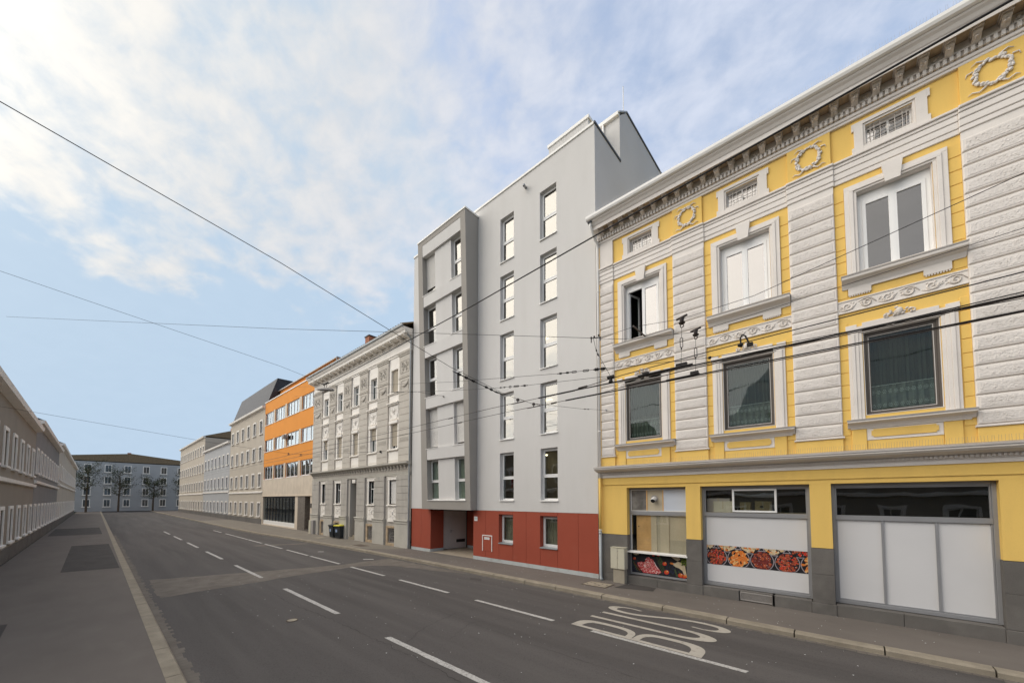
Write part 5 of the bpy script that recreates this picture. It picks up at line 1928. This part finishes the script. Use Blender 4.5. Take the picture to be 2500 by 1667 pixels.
for k in range(rows):
    ta, tb = k / rows, (k + 1) / rows
    ya, yb_ = r0[0] + (r1[0] - r0[0]) * ta, r0[0] + (r1[0] - r0[0]) * tb
    za, zb = r0[1] + (r1[1] - r0[1]) * ta, r0[1] + (r1[1] - r0[1]) * tb
    q.prof_x([(ya, za + .045), (yb_, zb + .025), (yb_, zb), (ya, za)], GX0 - .1, GX1 + .02)
q.quad((GX0 - .1, 5.2, 16.37), (GX1, 5.2, 16.37), (GX1, 10.5, 13.5), (GX0 - .1, 10.5, 13.5))
x = GX0
while x < GX1:       # eaves tiles
    q.tube([(x, -.74, 13.68), (x, .3, 14.14)], .06, 6)
    x += .30
rf = q.build('roof', 'tile_brown', G)
q = MB()
x = GX0 + .6
while x < GX1:
    q.box(x - .03, x + .03, -.30, -.22, 13.85, 14.02); x += 1.6
q.build('snow_guard', 'steel', rf)
q = MB()
q.box(-21.1, -20.46, 1.02, 1.66, 14.2, 15.75)
ch = q.build('chimney', 'brick', rf)
q = MB(); q.box(-21.15, -20.41, .97, 1.71, 15.751, 15.83); q.build('chimney_cap', 'slate', ch)
q = MB(); q.prof_y([(-28.2, 14.0), (-25.3, 14.0), (-25.3, 16.4), (-28.2, 16.75)], 3.0, 6.0); q.build('dormer', 'slate', rf)

# ================================================================== orange office building
O = thing('orange_building', 'orange rendered office building with white ribbon windows over a pale stone shop floor', 'building', (-37, .5, 0))
OX0, OX1, OY = -45.0, -28.35, .5
OW = [(-32.95, -29.55), (-37.25, -33.60), (-41.2, -37.85), (-44.8, -41.7)]
OZ = [(11.72, 13.15), (8.52, 9.92), (5.27, 6.78)]
holes = [(a, b, z0, z1) for a, b in OW for z0, z1 in OZ]
q = MB()
q.holewall(OX0, OX1, 5.2, 14.45, OY, holes, .18)
q.quad((OX1, OY, 0), (OX1, 12, 0), (OX1, 12, 14.45), (OX1, OY, 14.45)); q.quad((OX0, OY, 0), (OX0, 12, 0), (OX0, 12, 14.45), (OX0, OY, 14.45))
q.quad((OX0, 12, 0), (OX1, 12, 0), (OX1, 12, 14.45), (OX0, 12, 14.45)); q.quad((OX0, OY, 14.45), (OX1, OY, 14.45), (OX1, 12, 14.45), (OX0, 12, 14.45))
q.build('wall', 'orange', O)
q = MB()
q.box(OX0, OX1, OY - .02, OY + .0, 0, 0.001)
for z0, z1 in OZ:     # pale strips between the panes of each ribbon
    xs_ = [OX1] + [v for ab in OW for v in (ab[1], ab[0])] + [OX0]
    for k in range(0, len(xs_) - 1, 2):
        q.box(xs_[k + 1], xs_[k], OY - .012, OY, z0 - .04, z1 + .03)
q.build('window_band', 'limestone', O)
q = MB()
q.box(OX0, OX1, OY + 1.5, OY + 1.52, 0, 14)
for z in (4.9, 8.1, 11.3): q.box(OX0, OX1, OY + .3, OY + 1.5, z, z + .1)
q.build('interior_wall', 'interior_dark', O)
for zi, (z0, z1) in enumerate(OZ):
    for a, b in OW:
        q = MB()
        q.ring_frame(a, b, z0, z1, .07, OY + .08, OY + .15, c=.004)
        n = 4 if zi == 0 else 3
        for k in range(1, n):
            x = a + (b - a) * k / n
            q.box(x - .05, x + .05, OY + .075, OY + .15, z0 + .07, z1 - .07)
        q.box(a - .02, b + .02, OY - .05, OY + .08, z0 - .05, z0 - .002)
        wnd = q.build('window', 'pvc', O)
        q = MB(); q.box(a + .06, b - .06, OY + .11, OY + .115, z0 + .06, z1 - .06); q.build('pane', 'glass_office', wnd) if 'glass_office' in M else (glass('glass_office', .42, (.5, .55, .52), gcol=(.52, .57, .60), wav=.5), q.build('pane', 'glass_office', wnd))
q = MB()
q.cbox(OX0, OX1 + .02, OY - .06, OY + .3, 14.45, 14.56, .01)
q.build('coping', 'white_metal', O)
q = MB()
q.box(OX0, OX1, 2.0, 11.8, 14.45, 16.25); q.build('attic_storey', 'orange', O)
q = MB()
q.box(OX0 - .1, OX1 + .1, 1.8, 12, 16.251, 16.36); q.tube([(OX1 + .1, 1.8, 16.3), (OX1 + .1, 1.8, 15.4)], .05, 6)
q.build('attic_gutter', 'zinc', O)
q = MB()
q.holewall(OX0, OX1, 0, 5.2, OY - .04, [(-33.25, -30.05, 0, 3.25, 1.6), (OX0 + .3, -34.0, .12, 3.28, .25)], .25)
q.box(OX0, OX1, OY - .12, OY - .04, 3.28, 3.34)
q.build('stone_facing', 'limestone', O)
q = MB()
for k in range(10):
    x = -34.0 - k * 1.05
    q.box(x - .06, x, OY + .06, OY + .14, .12, 3.28)
q.box(-44.6, -34.06, OY + .06, OY + .14, 3.1, 3.28)
sf = q.build('shop_front', 'black_plastic', O)
q = MB(); q.box(-44.6, -34.0, OY + .10, OY + .105, .5, 3.1); q.build('pane', 'glass_blue', sf)
q = MB(); q.box(-44.6, -34.0, OY + .04, OY + .13, .12, .55); q.build('shop_base', 'white_metal', sf)
q = MB(); q.cbox(-33.20, -31.30, OY - .06, OY + .7, -.05, 3.24, .01); q.build('entrance_pillar', 'granite_dark', O)
q = MB(); q.box(-31.3, -30.06, OY + 1.45, OY + 1.5, .3, 3.2); q.box(-31.3, -30.06, OY - .1, OY + 1.45, 0, .14); q.build('entrance_door', 'bronze_frame', O)
q = MB(); q.box(-37.5, -36.9, OY - .35, OY - .06, 9.35, 9.75); q.tube([(-37.2, OY - .36, 9.55), (-37.2, OY - .40, 9.55)], .17, 12)
q.build('air_conditioner', 'sheet_metal', O)
q = MB(); q.cbox(-29.95, -29.65, OY - .10, OY - .04, 2.2, 2.6, .01); q.build('letter_box', 'bronze_frame', O)

cb = thing('utility_cabinet', 'slim beige utility cabinet where the grey town house meets the orange building', 'utility cabinet', (-27.6, -.05, 0))
q = MB(); q.cbox(-28.0, -27.55, -.35, -.05, 0, 1.15, .01); q.build('cabinet_body', 'cream_box', cb)
q = MB(); q.cbox(-27.54, -27.1, -.33, -.05, 0, 1.18, .01); q.build('cabinet_door', 'sheet_metal', cb)


# ================================================================== further along the street and opposite
def plain_house(name, label, x0, x1, y0, y1, h, m_, roofm, floors, face=-1, mans=0.0, wpx=2.6):
    t = thing(name, label, 'building', ((x0 + x1) / 2, y0, 0))
    yf = y0 if face < 0 else y1
    s = 1 if face < 0 else -1
    n = max(2, int((x1 - x0) / wpx))
    fh = (h - 1.0) / floors
    q = MB()
    holes = []
    for k in range(n):
        cx = x0 + (x1 - x0) * (k + .5) / n
        for f in range(floors):
            z0 = .9 + f * fh + (.3 if f else .0)
            holes.append((cx - .5, cx + .5, z0, z0 + min(1.6, fh - .9)))
    q.holewall(x0, x1, 0, h, yf, holes, .18 * s)
    yb_ = y1 if face < 0 else y0
    q.quad((x0, yf, 0), (x0, yb_, 0), (x0, yb_, h), (x0, yf, h)); q.quad((x1, yf, 0), (x1, yb_, 0), (x1, yb_, h), (x1, yf, h))
    q.quad((x0, yb_, 0), (x1, yb_, 0), (x1, yb_, h), (x0, yb_, h))
    q.build('wall', m_, t)
    q = MB()
    if mans:
        q.prof_x([(yf + .1 * s, h + .25), (yf + 1.2 * s, h + mans), (yb_ - 1.2 * s, h + mans), (yb_, h + .25)], x0, x1)
    else:
        q.prof_x([(yf - .3 * s, h + .2), ((yf + yb_) / 2, h + 2.4), (yb_ + .3 * s, h + .2)], x0, x1)
    q.build('roof', roofm, t)
    q = MB(); q.prof_x([(yf + .02 * s, h - .12), (yf - .3 * s, h - .02), (yf - .35 * s, h + .199), (yf + .02 * s, h + .199)], x0 - .02, x1 + .02)
    q.prof_x([(yf + .02 * s, .9 + fh - .45), (yf - .12 * s, .9 + fh - .42), (yf - .14 * s, .9 + fh - .25), (yf + .02 * s, .9 + fh - .2)], x0, x1)
    q.build('cornice', 'cream_white', t)
    q = MB(); q.box(x0 + .02, x1 - .02, min(yf, yf - .04 * s), max(yf, yf - .04 * s), -.05, .62); q.build('plinth', 'basalt', t)
    q = MB()
    for k in range(max(1, int((x1 - x0) / 9))):
        cx = x0 + 3 + k * 9.3
        ym = (yf + yb_) / 2
        q.box(cx - .4, cx + .4, ym - .35, ym + .35, h, h + 3.4 + mans * .5)
    q.build('chimney', 'brick', t)
    for (a, b, c_, d) in holes:
        q = MB()
        ya = yf + .10 * s
        q.ring_frame(a, b, c_, d, .07, min(ya, ya + .05 * s), max(ya, ya + .05 * s))
        q.box((a + b) / 2 - .03, (a + b) / 2 + .03, min(ya, ya + .05 * s), max(ya, ya + .05 * s), c_ + .07, d - .07)
        wnd = q.build('window', 'pvc', t)
        q = MB()
        sy = lambda d0, d1: (min(yf - d0 * s, yf - d1 * s), max(yf - d0 * s, yf - d1 * s))
        y0_, y1_ = sy(0, .05)
        q.box(a - .14, a, y0_, y1_, c_, d + .16); q.box(b, b + .14, y0_, y1_, c_, d + .16); q.box(a, b, y0_, y1_, d, d + .16)
        y0_, y1_ = sy(0, .14)
        q.box(a - .2, b + .2, y0_, y1_, c_ - .09, c_ - .001)
        q.build('surround', 'cream_white', wnd)
        q = MB(); q.box(a + .05, b - .05, min(ya + .03 * s, ya + .16 * s), max(ya + .03 * s, ya + .16 * s), c_ + .05, d - .05)
        q.build('pane', 'dark_pane', wnd)
    return t


mat('dark_pane', (0.05, 0.055, 0.06), 0.08, spec=0.8)
plain_house('slate_roofed_house', 'tall town house with dark slate mansard beyond the orange office building', -62, -45.05, .5, 13, 14.0, 'far_plaster', 'slate', 4, mans=3.9)
plain_house('terraced_house', 'cream three storey terraced house beyond the slate roofed house', -82, -62.05, .5, 12, 11.5, 'far_plaster_b', 'tile_brown', 3)
plain_house('terraced_house', 'pale four storey house closing the row at the far end', -112, -82.05, .5, 12, 14.5, 'far_plaster', 'tile_brown', 4)
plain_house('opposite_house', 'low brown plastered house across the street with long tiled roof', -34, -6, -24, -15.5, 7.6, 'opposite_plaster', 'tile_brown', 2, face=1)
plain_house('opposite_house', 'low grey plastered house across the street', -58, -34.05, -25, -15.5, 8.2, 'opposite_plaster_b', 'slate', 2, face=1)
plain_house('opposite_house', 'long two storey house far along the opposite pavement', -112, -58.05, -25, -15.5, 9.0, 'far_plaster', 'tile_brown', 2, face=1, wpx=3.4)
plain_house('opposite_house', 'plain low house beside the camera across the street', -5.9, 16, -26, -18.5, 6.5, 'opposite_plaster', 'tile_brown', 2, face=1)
eh = plain_house('street_end_house', 'broad pale house closing the view down the street', -150, -128, -26, 12, 12.0, 'far_plaster_b', 'tile_brown', 4)

for k in range(11):
    for f in range(4):
        y, z = -24 + k * 3.3, 1.2 + f * 2.8
        q = MB(); q.box(-128.0, -127.93, y - .62, y + .62, z - .1, z + 1.75)
        q.box(-127.95, -127.80, y - .75, y + .75, z - .22, z - .101)
        wd_ = q.build('window', 'cream_white', eh)
        q = MB(); q.box(-127.93, -127.91, y - .48, y - .03, z, z + 1.6); q.box(-127.93, -127.91, y + .03, y + .48, z, z + 1.6)
        q.build('pane', 'dark_pane', wd_)


def tree(x, y, h, seed, label):
    rr = random.Random(seed)
    t = thing('street_tree', label, 'tree', (x, y, 0), 'trees across the street')
    q = MB()
    q.tube([(x, y, 0), (x + .1, y, h * .3), (x, y + .1, h * .55), (x + .1, y, h * .85)], [.2, .16, .11, .03], 8)
    lv = MB()
    for k in range(26):
        an, z = rr.uniform(0, 2 * pi), rr.uniform(.32, .85) * h
        ln = rr.uniform(.14, .30) * h
        p1 = (x + cos(an) * ln * .6, y + sin(an) * ln * .6, z + ln * .35)
        p2 = (x + cos(an) * ln, y + sin(an) * ln, z + ln * .75)
        q.tube([(x, y, z), p1, p2], [.05, .03, .01], 5)
        for t_ in range(60):
            a = rr.uniform(.3, 1.1)
            c = Vector((x + cos(an) * ln * a, y + sin(an) * ln * a, z + ln * .7 * a)) + Vector((rr.gauss(0, .35), rr.gauss(0, .35), rr.gauss(0, .3)))
            d1 = Vector((rr.uniform(-1, 1), rr.uniform(-1, 1), rr.uniform(-1, 1))).normalized() * .12
            d2 = d1.orthogonal().normalized() * .07
            lv.add([c - d1, c - d2, c + d1, c + d2], [(0, 1, 2, 3)])
    q.build('trunk', 'bark', t)
    lv.build('crown', 'foliage', t)


tree(-21, -27, 12.5, 1, 'leafy tree rising behind the low brown house across the street')
for k, (x, y, h) in enumerate(((-122, -9, 11), (-124, -3, 9), (-120, -14, 12), (-123, 3, 10))):
    tree(x, y, h, 20 + k, ('middling bare-stemmed tree before the house closing the street', 'smaller tree standing in line with the trolley wires where the street ends', 'tallest of the trees before the house closing the street', 'tree beside the cream terraced row where the street ends')[k])
tree(-37, -29, 13, 2, 'rounder tree behind the grey plastered house across the street')

# ================================================================== dustbins
def bin_at(x, y, lid, label, rz):
    t = thing('wheelie_bin', label, 'dustbin', (0, 0, 0), 'dustbins on the pavement')
    q = MB()
    w0, w1, d0, d1, h = .24, .29, .27, .35, .95
    q.add([(-w0, -d0, .06), (w0, -d0, .06), (w0, d0 - .06, .06), (-w0, d0 - .06, .06), (-w1, -d1, h), (w1, -d1, h), (w1, d1, h), (-w1, d1, h)], [(0, 3, 2, 1), (0, 1, 5, 4), (1, 2, 6, 5), (2, 3, 7, 6), (3, 0, 4, 7), (4, 5, 6, 7)])
    q.cbox(-w1 - .02, w1 + .02, -d1 - .03, d1 + .02, h - .05, h + .0, .01)
    for sx in (-.14, 0, .14): q.box(sx - .015, sx + .015, -d0 - .045, -d0 - .0, .25, .80)
    body = q.build('bin_body', 'bin_dark', t)
    q = MB()
    q.prof_x([(-d1 - .05, h + .005), (-d1 - .05, h + .04), (-d1 + .05, h + .075), (d1 - .05, h + .105), (d1 + .03, h + .07), (d1 + .03, h + .005)], -w1 - .03, w1 + .03)
    q.tube([(-w1, d1 + .06, h + .03), (w1, d1 + .06, h + .03)], .022, 8)
    q.build('lid', lid, t)
    for s in (-1, 1):
        q = MB(); q.tube([(s * (w0 - .02), d0 - .02, .10), (s * (w0 + .05), d0 - .02, .10)], .10, 16); q.build('wheel', 'black_plastic', t)
    q = MB(); q.box(-.16, .0, -d0 - .058, -d0 - .045, .50, .72); q.build('sticker', 'sticker_blue', t)
    t.location = (x, y, 0)
    t.rotation_euler = (0, 0, rz)
    return t


mat('sticker_blue', (0.35, 0.45, 0.62), 0.6)
bin_at(-21.85, -.25, 'bin_yellow', 'dark dustbin with bright yellow lid in front of the grey house', radians(18))
bin_at(-22.75, -.30, 'bin_dark', 'all-dark grey dustbin half hidden by the yellow-lidded one', radians(6))

# ================================================================== overhead lines
def wire(mb, pts, r=.005, sag=0.0, n=8):
    if len(pts) == 2 and sag:
        a, b = Vector(pts[0]), Vector(pts[1])
        pts = [a + (b - a) * (k / n) - Vector((0, 0, sag * 4 * (k / n) * (1 - k / n))) for k in range(n + 1)]
    mb.tube(pts, r, 5)


def insulator(mb, a, b, t0, t1, beads=3, r=.022):
    """turnbuckle/insulator chain between fractions t0 and t1 of the segment ab"""
    a, b = Vector(a), Vector(b)
    d = b - a
    p0, p1 = a + d * t0, a + d * t1
    mb.tube([p0, p1], r * .38, 6)
    for k in range(beads):
        c = p0 + (p1 - p0) * ((k + .5) / beads)
        e = d.normalized() * r * 1.6
        mb.tube([c - e, c - e * .4, c, c + e * .4, c + e], [r * .5, r, r * .7, r, r * .5], 8)


def link(mb, c, d, ln, w_, r=.006):
    """open slotted link centred at c along d"""
    c, d = Vector(c), Vector(d).normalized()
    s = d.cross(Vector((0, 1, 0)))
    s = s.normalized() if s.length > .1 else Vector((1, 0, 0))
    pts = []
    for k in range(17):
        a = 2 * pi * k / 16
        pts.append(c + d * (ln / 2 - w_ / 2) * (1 if cos(a) > 0 else -1) + d * cos(a) * w_ / 2 + s * sin(a) * w_ / 2)
    mb.tube(pts, r, 6)


WZ = 5.5
TA, TB = -5.50, -4.88     # the two contact wires
for y, lb in ((TA, 'contact wire nearer the camera of the trolleybus pair'), (TB, 'contact wire nearer the houses of the trolleybus pair')):
    t = thing('trolley_wire', lb, 'overhead wire', (0, y, WZ), 'trolleybus contact wires')
    q = MB()
    pts = [(x, y + (0 if x < 1 else (x - 1) * .035), WZ + .02 * cos(x * .5)) for x in range(-60, 17, 2)]
    q.tube(pts, .0075, 6)
    q.build('contact_wire', 'wire_bronze', t)
    yy = lambda x: y + (0 if x < 1 else (x - 1) * .035)
    q = MB()
    if y == TA:
        q.tube([(1.42, yy(1.42), WZ + .01), (2.45, yy(2.45), WZ + .01)], .019, 8); q.tube([(2.45, yy(2.45), WZ + .01), (16, yy(16), WZ + .01)], .012, 8)
        q.tube([(2.45, yy(2.45), WZ + .02), (3.6, yy(3.6), WZ + .12), (5.2, yy(5.2), WZ + .20), (16, yy(16), WZ + .5)], .008, 6)
        q.tube([(3.95, yy(4), WZ + .02), (5.0, yy(5), WZ + .03)], .027, 8)
        q.box(4.05, 4.17, yy(4) - .03, yy(4) + .03, WZ + .03, WZ + .07); q.box(4.70, 4.9, yy(5) - .03, yy(5) + .03, WZ + .03, WZ + .10)
    else:
        q.tube([(1.80, yy(1.8), WZ + .01), (2.80, yy(2.8), WZ + .01)], .019, 8); q.tube([(2.8, yy(2.8), WZ + .01), (16, yy(16), WZ + .01)], .012, 8)
        q.tube([(2.8, yy(2.8), WZ + .02), (4.0, yy(4), WZ + .12), (5.4, yy(5.4), WZ + .17), (16, yy(16), WZ + .45)], .008, 6)
        q.tube([(4.30, yy(4.4), WZ + .01), (4.95, yy(5), WZ + .02)], .024, 8)
        q.box(4.78, 4.93, yy(5) - .03, yy(5) + .03, WZ + .03, WZ + .09)
    q.build('current_bar', 'cable', t)
    q = MB()
    if y == TA:
        q.tube([(2.56, y + .05, WZ + .04), (2.78, y + .05, WZ + .045)], .022, 8)
        q.tube([(-2.14, y, WZ), (-1.95, y, WZ)], .018, 8)
    else:
        q.tube([(1.36, y, WZ), (1.53, y, WZ)], .022, 8)
        q.tube([(-2.42, y, WZ), (-2.24, y, WZ)], .018, 8)
    q.build('wire_splice', 'wire_bronze', t)


def clamp(mb, x, y):
    mb.tube([(x - .22, y, WZ + .005), (x + .24, y, WZ + .005)], .013, 6)
    mb.tube([(x, y, WZ + .01), (x, y, WZ + .07)], .012, 6)
    mb.tube([(x, y, WZ + .06), (x, y, WZ + .085), (x, y, WZ + .12)], [.045, .045, .03], 10)
    mb.tube([(x + .02, y, WZ + .10), (x + .22, y, WZ + .02)], .008, 5)


# cross span from the yellow house over the contact wires
t = thing('span_wire', 'cross span wire from the first pilaster of the yellow house out over both contact wires', 'overhead wire', (.43, -.1, 6.34))
q = MB()
q.tube([(.43, -.095, 6.34), (.54, -1.99, 6.02), (.70, -4.89, 5.62), (.73, -5.55, 5.61), (.77, -6.14, 5.63), (.86, -7.8, 5.80), (.95, -9.46, 6.11), (1.04, -11.06, 6.42), (1.3, -18.5, 7.6)], .005, 5)
q.build('wire', 'cable', t)
q = MB()
clamp(q, .74, TA); clamp(q, .77, TB)
q.build('wire_clamp', 'wire_bronze', t)
q = MB()
a, b = (.77, -6.14, 5.58), (.86, -7.75, 5.73)
q.tube([(.76, -6.0, 5.60), a], .006, 5); q.tube([a, b], .008, 6)
insulator(q, a, b, .18, .40, 2, .03); insulator(q, a, b, .55, .95, 3, .032)
link(q, (.772, -6.22, 5.60), (0, -1, .1), .12, .045, .008); link(q, (.775, -6.33, 5.60), (0, -1, .1), .12, .05, .008)
insulator(q, (.50, -1.3, 6.13), (.54, -1.99, 6.02), .2, .9, 2, .020)
q.build('insulator_chain', 'cable', t)
q = MB(); q.tube([(.43, -.14, 6.34), (.43, -.08, 6.34)], .03, 8); q.build('wall_anchor', 'steel', t)

t = thing('span_wire', 'long thin wire across the modern block ending in a forked joint beside the downpipe', 'overhead wire', (2.69, -4.9, 6.86))
q = MB()
q.tube([(2.61, -4.94, 6.87), (-1.59, -6.9, 7.59), (-6.16, -9.03, 8.37), (-20, -15.55, 10.9)], .0055, 5)
q.build('wire', 'cable', t)
q = MB()
q.tube([(2.58, -4.93, 6.87), (2.86, -4.93, 6.82)], .012, 6)
for x in (2.60, 2.68, 2.80): q.tube([(x, -4.93, 6.86), (x, -4.93, 6.90)], .02, 6)
q.tube([(2.60, -4.93, 6.86), (2.60, -4.93, 6.76)], .012, 5); q.tube([(2.84, -4.93, 6.84), (2.84, -4.93, 6.74)], .010, 5)
q.build('wire_joint', 'cable', t)
q = MB()
q.tube([(2.66, -4.93, 6.84), (2.74, -4.95, 6.52), (3.35, -5.38, 5.62)], .005, 5)
insulator(q, (2.72, -4.95, 6.60), (2.86, -5.03, 6.30), .1, .9, 2, .02)
q.tube([(3.28, -5.42, 5.63), (3.42, -5.42, 5.63)], .045, 8); q.tube([(3.35, -5.42, 5.52), (3.35, -5.42, 5.62)], [.05, .03], 8)
q.build('stay_wire', 'cable', t)

for (pts, top, bot, y0_, lb) in (
        ([(2.82, -4.93, 6.81), (3.76, -5.17, 6.70), (4.85, -5.45, 6.42), (6.07, -5.76, 6.29), (12, -7.2, 6.6)], (4.85, -5.45, 6.40), (4.80, -5.38, 5.58), TA, 'hanger wire with bell insulator and slotted link over the nearer contact wire'),
        ([(2.82, -4.93, 6.78), (3.68, -4.83, 6.58), (4.90, -4.75, 6.39), (5.91, -4.68, 6.45), (12, -4.3, 6.9)], (4.90, -4.75, 6.06 + .33), (4.88, -4.74, 5.57), TB, 'lower hanger wire with bell insulator over the contact wire nearer the houses')):
    t = thing('hanger_wire', lb, 'overhead wire', top, 'trolley wire hangers')
    q = MB(); q.tube(pts, .0045, 5); q.build('wire', 'cable', t)
    T = Vector(top)
    if y0_ == TB: T = Vector((4.90, -4.75, 6.39))
    q = MB()
    q.tube([T + Vector((-.10, 0, .03)), T + Vector((.10, 0, .07))], .022, 8)
    q.tube([T + Vector((0, 0, .04)), T + Vector((0, 0, -.03))], [.045, .035], 10)
    q.tube([T + Vector((0, 0, -.03)), T + Vector((0, 0, -.05)), T + Vector((0, 0, -.075))], [.02, .062, .05], 12)
    link(q, T + Vector((0, 0, -.115)), (0, 0, 1), .062, .06, .009)
    q.build('bell_insulator', 'wire_bronze', t)
    Bt = Vector(bot)
    q = MB()
    l0 = T.z - .145
    m = (l0 + Bt.z) / 2 + .06
    lx = lambda z: T + (Bt - T) * ((T.z - z) / (T.z - Bt.z))
    q.tube([lx(l0), lx(m + .085)], .004, 5); q.tube([lx(m - .085), Bt], .004, 5)
    link(q, lx(m), (0, 0, 1), .19, .05, .007)
    q.tube([lx(m - .085), lx(m - .13)], .012, 6)
    q.tube([Bt + Vector((-.02, 0, 0)), Bt + Vector((.02, 0, -.05))], .018, 6)
    q.build('dropper', 'cable', t)

t = thing('feeder_wire', 'rising wire from the orange house to the curved clamp over the right-hand lower window', 'overhead wire', (5.18, -4.88, 5.75))
q = MB()
P4 = [(-43.0, 1.9, 16.4), (-25, -.93, 12.2), (-9.9, -2.91, 8.79), (-4.34, -3.64, 7.57), (1.36, -4.39, 6.43), (2.69, -4.56, 6.20), (5.18, -4.88, 5.75), (12, -5.6, 5.2)]
q.tube(P4, .006, 5); q.build('wire', 'cable', t)
q = MB()
a, b = P4[4], P4[5]
insulator(q, a, b, -.12, .25, 2, .03); link(q, Vector(a).lerp(Vector(b), .33), Vector(b) - Vector(a), .16, .045, .009)
link(q, Vector(a).lerp(Vector(b), .62), Vector(b) - Vector(a), .18, .045, .009); insulator(q, a, b, .80, 1.08, 2, .042)
q.blob((5.18, -4.88, 5.75), .035, .03, .03)
q.build('insulator_chain', 'cable', t)
q = MB()
q.tube([(5.78, -5.25, 5.68), (5.77, -5.25, 5.84), (5.80, -5.25, 5.90), (5.85, -5.25, 5.86), (5.90, -5.25, 5.72)], .014, 8)
q.blob((5.77, -5.25, 5.72), .05, .04, .035); q.box(5.87, 5.96, -5.28, -5.22, 5.66, 5.72)
q.build('cable_arch', 'cable', t)

t = thing('feeder_wire', 'lower slack wire crossing the modern block towards its bay and the orange house', 'overhead wire', (3.28, -5.38, 5.68))
q = MB()
P5 = [(-43.8, 1.9, 15.4), (-25, -1.15, 11.4), (-8.73, -3.58, 8.02), (-6.13, -3.97, 7.46), (-3.4, -4.38, 6.88), (-.6, -4.80, 6.33), (.63, -4.98, 6.11), (3.28, -5.38, 5.68)]
q.tube(P5, .005, 5); q.build('wire', 'cable', t)
q = MB()
a, b = P5[5], P5[6]
insulator(q, a, b, -.02, .25, 2, .022); link(q, Vector(a).lerp(Vector(b), .40), Vector(b) - Vector(a), .10, .05, .009)
link(q, Vector(a).lerp(Vector(b), .62), Vector(b) - Vector(a), .22, .035, .009); insulator(q, a, b, .80, 1.02, 1, .03)
insulator(q, P5[2], P5[3], -.12, .45, 1, .035); insulator(q, P5[2], P5[3], .60, .95, 1, .03)
q.build('insulator_chain', 'cable', t)
t = thing('wall_hook', 'small curved hook with a wire stub on the bay below the third row of windows', 'hook', (-8.78, -.65, 8.44))
q = MB(); q.tube([(-9.9, -1.5, 8.72), (-9.2, -.95, 8.53), (-8.80, -.70, 8.46), (-8.78, -.62, 8.38)], .008, 5); q.tube([(-8.78, -.58, 8.44), (-8.78, -.70, 8.44)], .025, 8); q.build('hook', 'wire_bronze', t)

t = thing('span_wire', 'cross span wire hooked to the grey house between its first floor windows', 'overhead wire', (-16.25, -.1, 6.17))
q = MB()
q.tube([(-16.25, -.12, 6.17), (-16.45, -3.0, 5.80), (-16.61, TB, 5.60), (-16.70, TA, 5.58), (-17.2, -9, 5.9), (-18, -15.6, 6.7)], .006, 5); q.build('wire', 'cable', t)
q = MB()
clamp(q, -16.61, TB); clamp(q, -16.70, TA); q.build('wire_clamp', 'wire_bronze', t)
q = MB(); q.blob((-16.25, -.14, 6.17), .08, .08, .08); q.tube([(-16.30, -.9, 6.075), (-16.36, -1.5, 6.0)], .013, 6); q.build('wall_anchor', 'cable', t)

# street lamp on its cable
t = thing('street_lamp', 'flat grey street lamp hanging from cables over the road before the grey town house', 'street lamp', (-9.08, -6.5, 7.5))
q = MB()
prof = [(-.88, .03), (-.75, .05), (-.40, .085), (0, .105), (.40, .085), (.75, .045), (.82, .02)]
cx, cy, cz_ = -9.08, -6.5, 7.54
ux = Vector((.98, 0, -.20)).normalized()
vs_, fs_ = [], []
n = 12
for s, r in prof:
    for k in range(n):
        a = 2 * pi * k / n
        zz2 = r * sin(a) * (1.0 if sin(a) > 0 else .45)
        p = Vector((cx, cy, cz_)) + ux * s + Vector((0, r * 1.5 * cos(a), 0)) + Vector((.2, 0, .98)) * zz2
        vs_.append(p)
for i in range(len(prof) - 1):
    for k in range(n):
        j = (k + 1) % n
        fs_.append((i * n + k, i * n + j, (i + 1) * n + j, (i + 1) * n + k))
fs_ += [tuple(range(n - 1, -1, -1)), tuple((len(prof) - 1) * n + k for k in range(n))]
q.add(vs_, fs_)
q.build('lamp_housing', 'lamp_metal', t, smooth=True)
q = MB()
q.tube([(cx - .16, cy, cz_ + .10), (cx - .12, cy, cz_ + .26)], .012, 6); q.tube([(cx + .12, cy, cz_ + .07), (cx + .10, cy, cz_ + .24)], .012, 6)
q.tube([(cx - .25, cy, cz_ + .28), (cx + .22, cy, cz_ + .25)], .018, 6)
for dx in (-.18, -.05, .08, .2): q.blob((cx + dx, cy, cz_ + .27), .05, .04, .04, 6, 4)
q.build('lamp_bracket', 'cable', t)
q = MB(); q.box(cx - .35, cx + .35, cy - .08, cy + .08, cz_ - .06, cz_ - .045); q.build('lamp_lens', 'blind_grey', t)
t = thing('lamp_cable', 'thick black cable running from the hanging lamp past the roof cornice of the yellow house', 'overhead wire', (cx, cy, 7.8))
q = MB()
q.tube([(-8.86, -6.5, 7.76), (-4, -6.5, 7.84), (0.02, -6.5, 7.93), (3.65, -6.5, 8.08), (6.24, -6.5, 8.18), (16, -6.5, 8.5)], .0135, 7)
q.build('cable', 'cable', t)
t = thing('span_wire', 'short slanting wire that carries the hanging street lamp from across the road', 'overhead wire', (cx, cy, 7.85))
q = MB()
q.tube([(-9.20, -6.55, 7.79), (-9.48, -7.23, 8.07), (-9.87, -7.95, 8.35), (-13.4, -15.6, 10.5)], .006, 5); q.build('wire', 'cable', t)
q = MB(); q.tube([(-9.16, -6.52, 7.78), (-9.22, -6.6, 7.81)], .02, 6); q.build('end_clamp', 'cable', t)
t = thing('flag_bracket', 'brown flag pole bracket sticking out below the open window of the yellow house', 'bracket', (2.04, -.25, 8.66))
q = MB(); q.tube([(2.04, -.20, 8.64), (1.93, -1.0, 8.78)], .024, 8); q.build('pole', 'bronze_frame', t)
q = MB(); q.tube([(2.045, -.14, 8.63), (2.03, -.28, 8.655)], .034, 8); q.build('socket', 'bronze_frame', t)
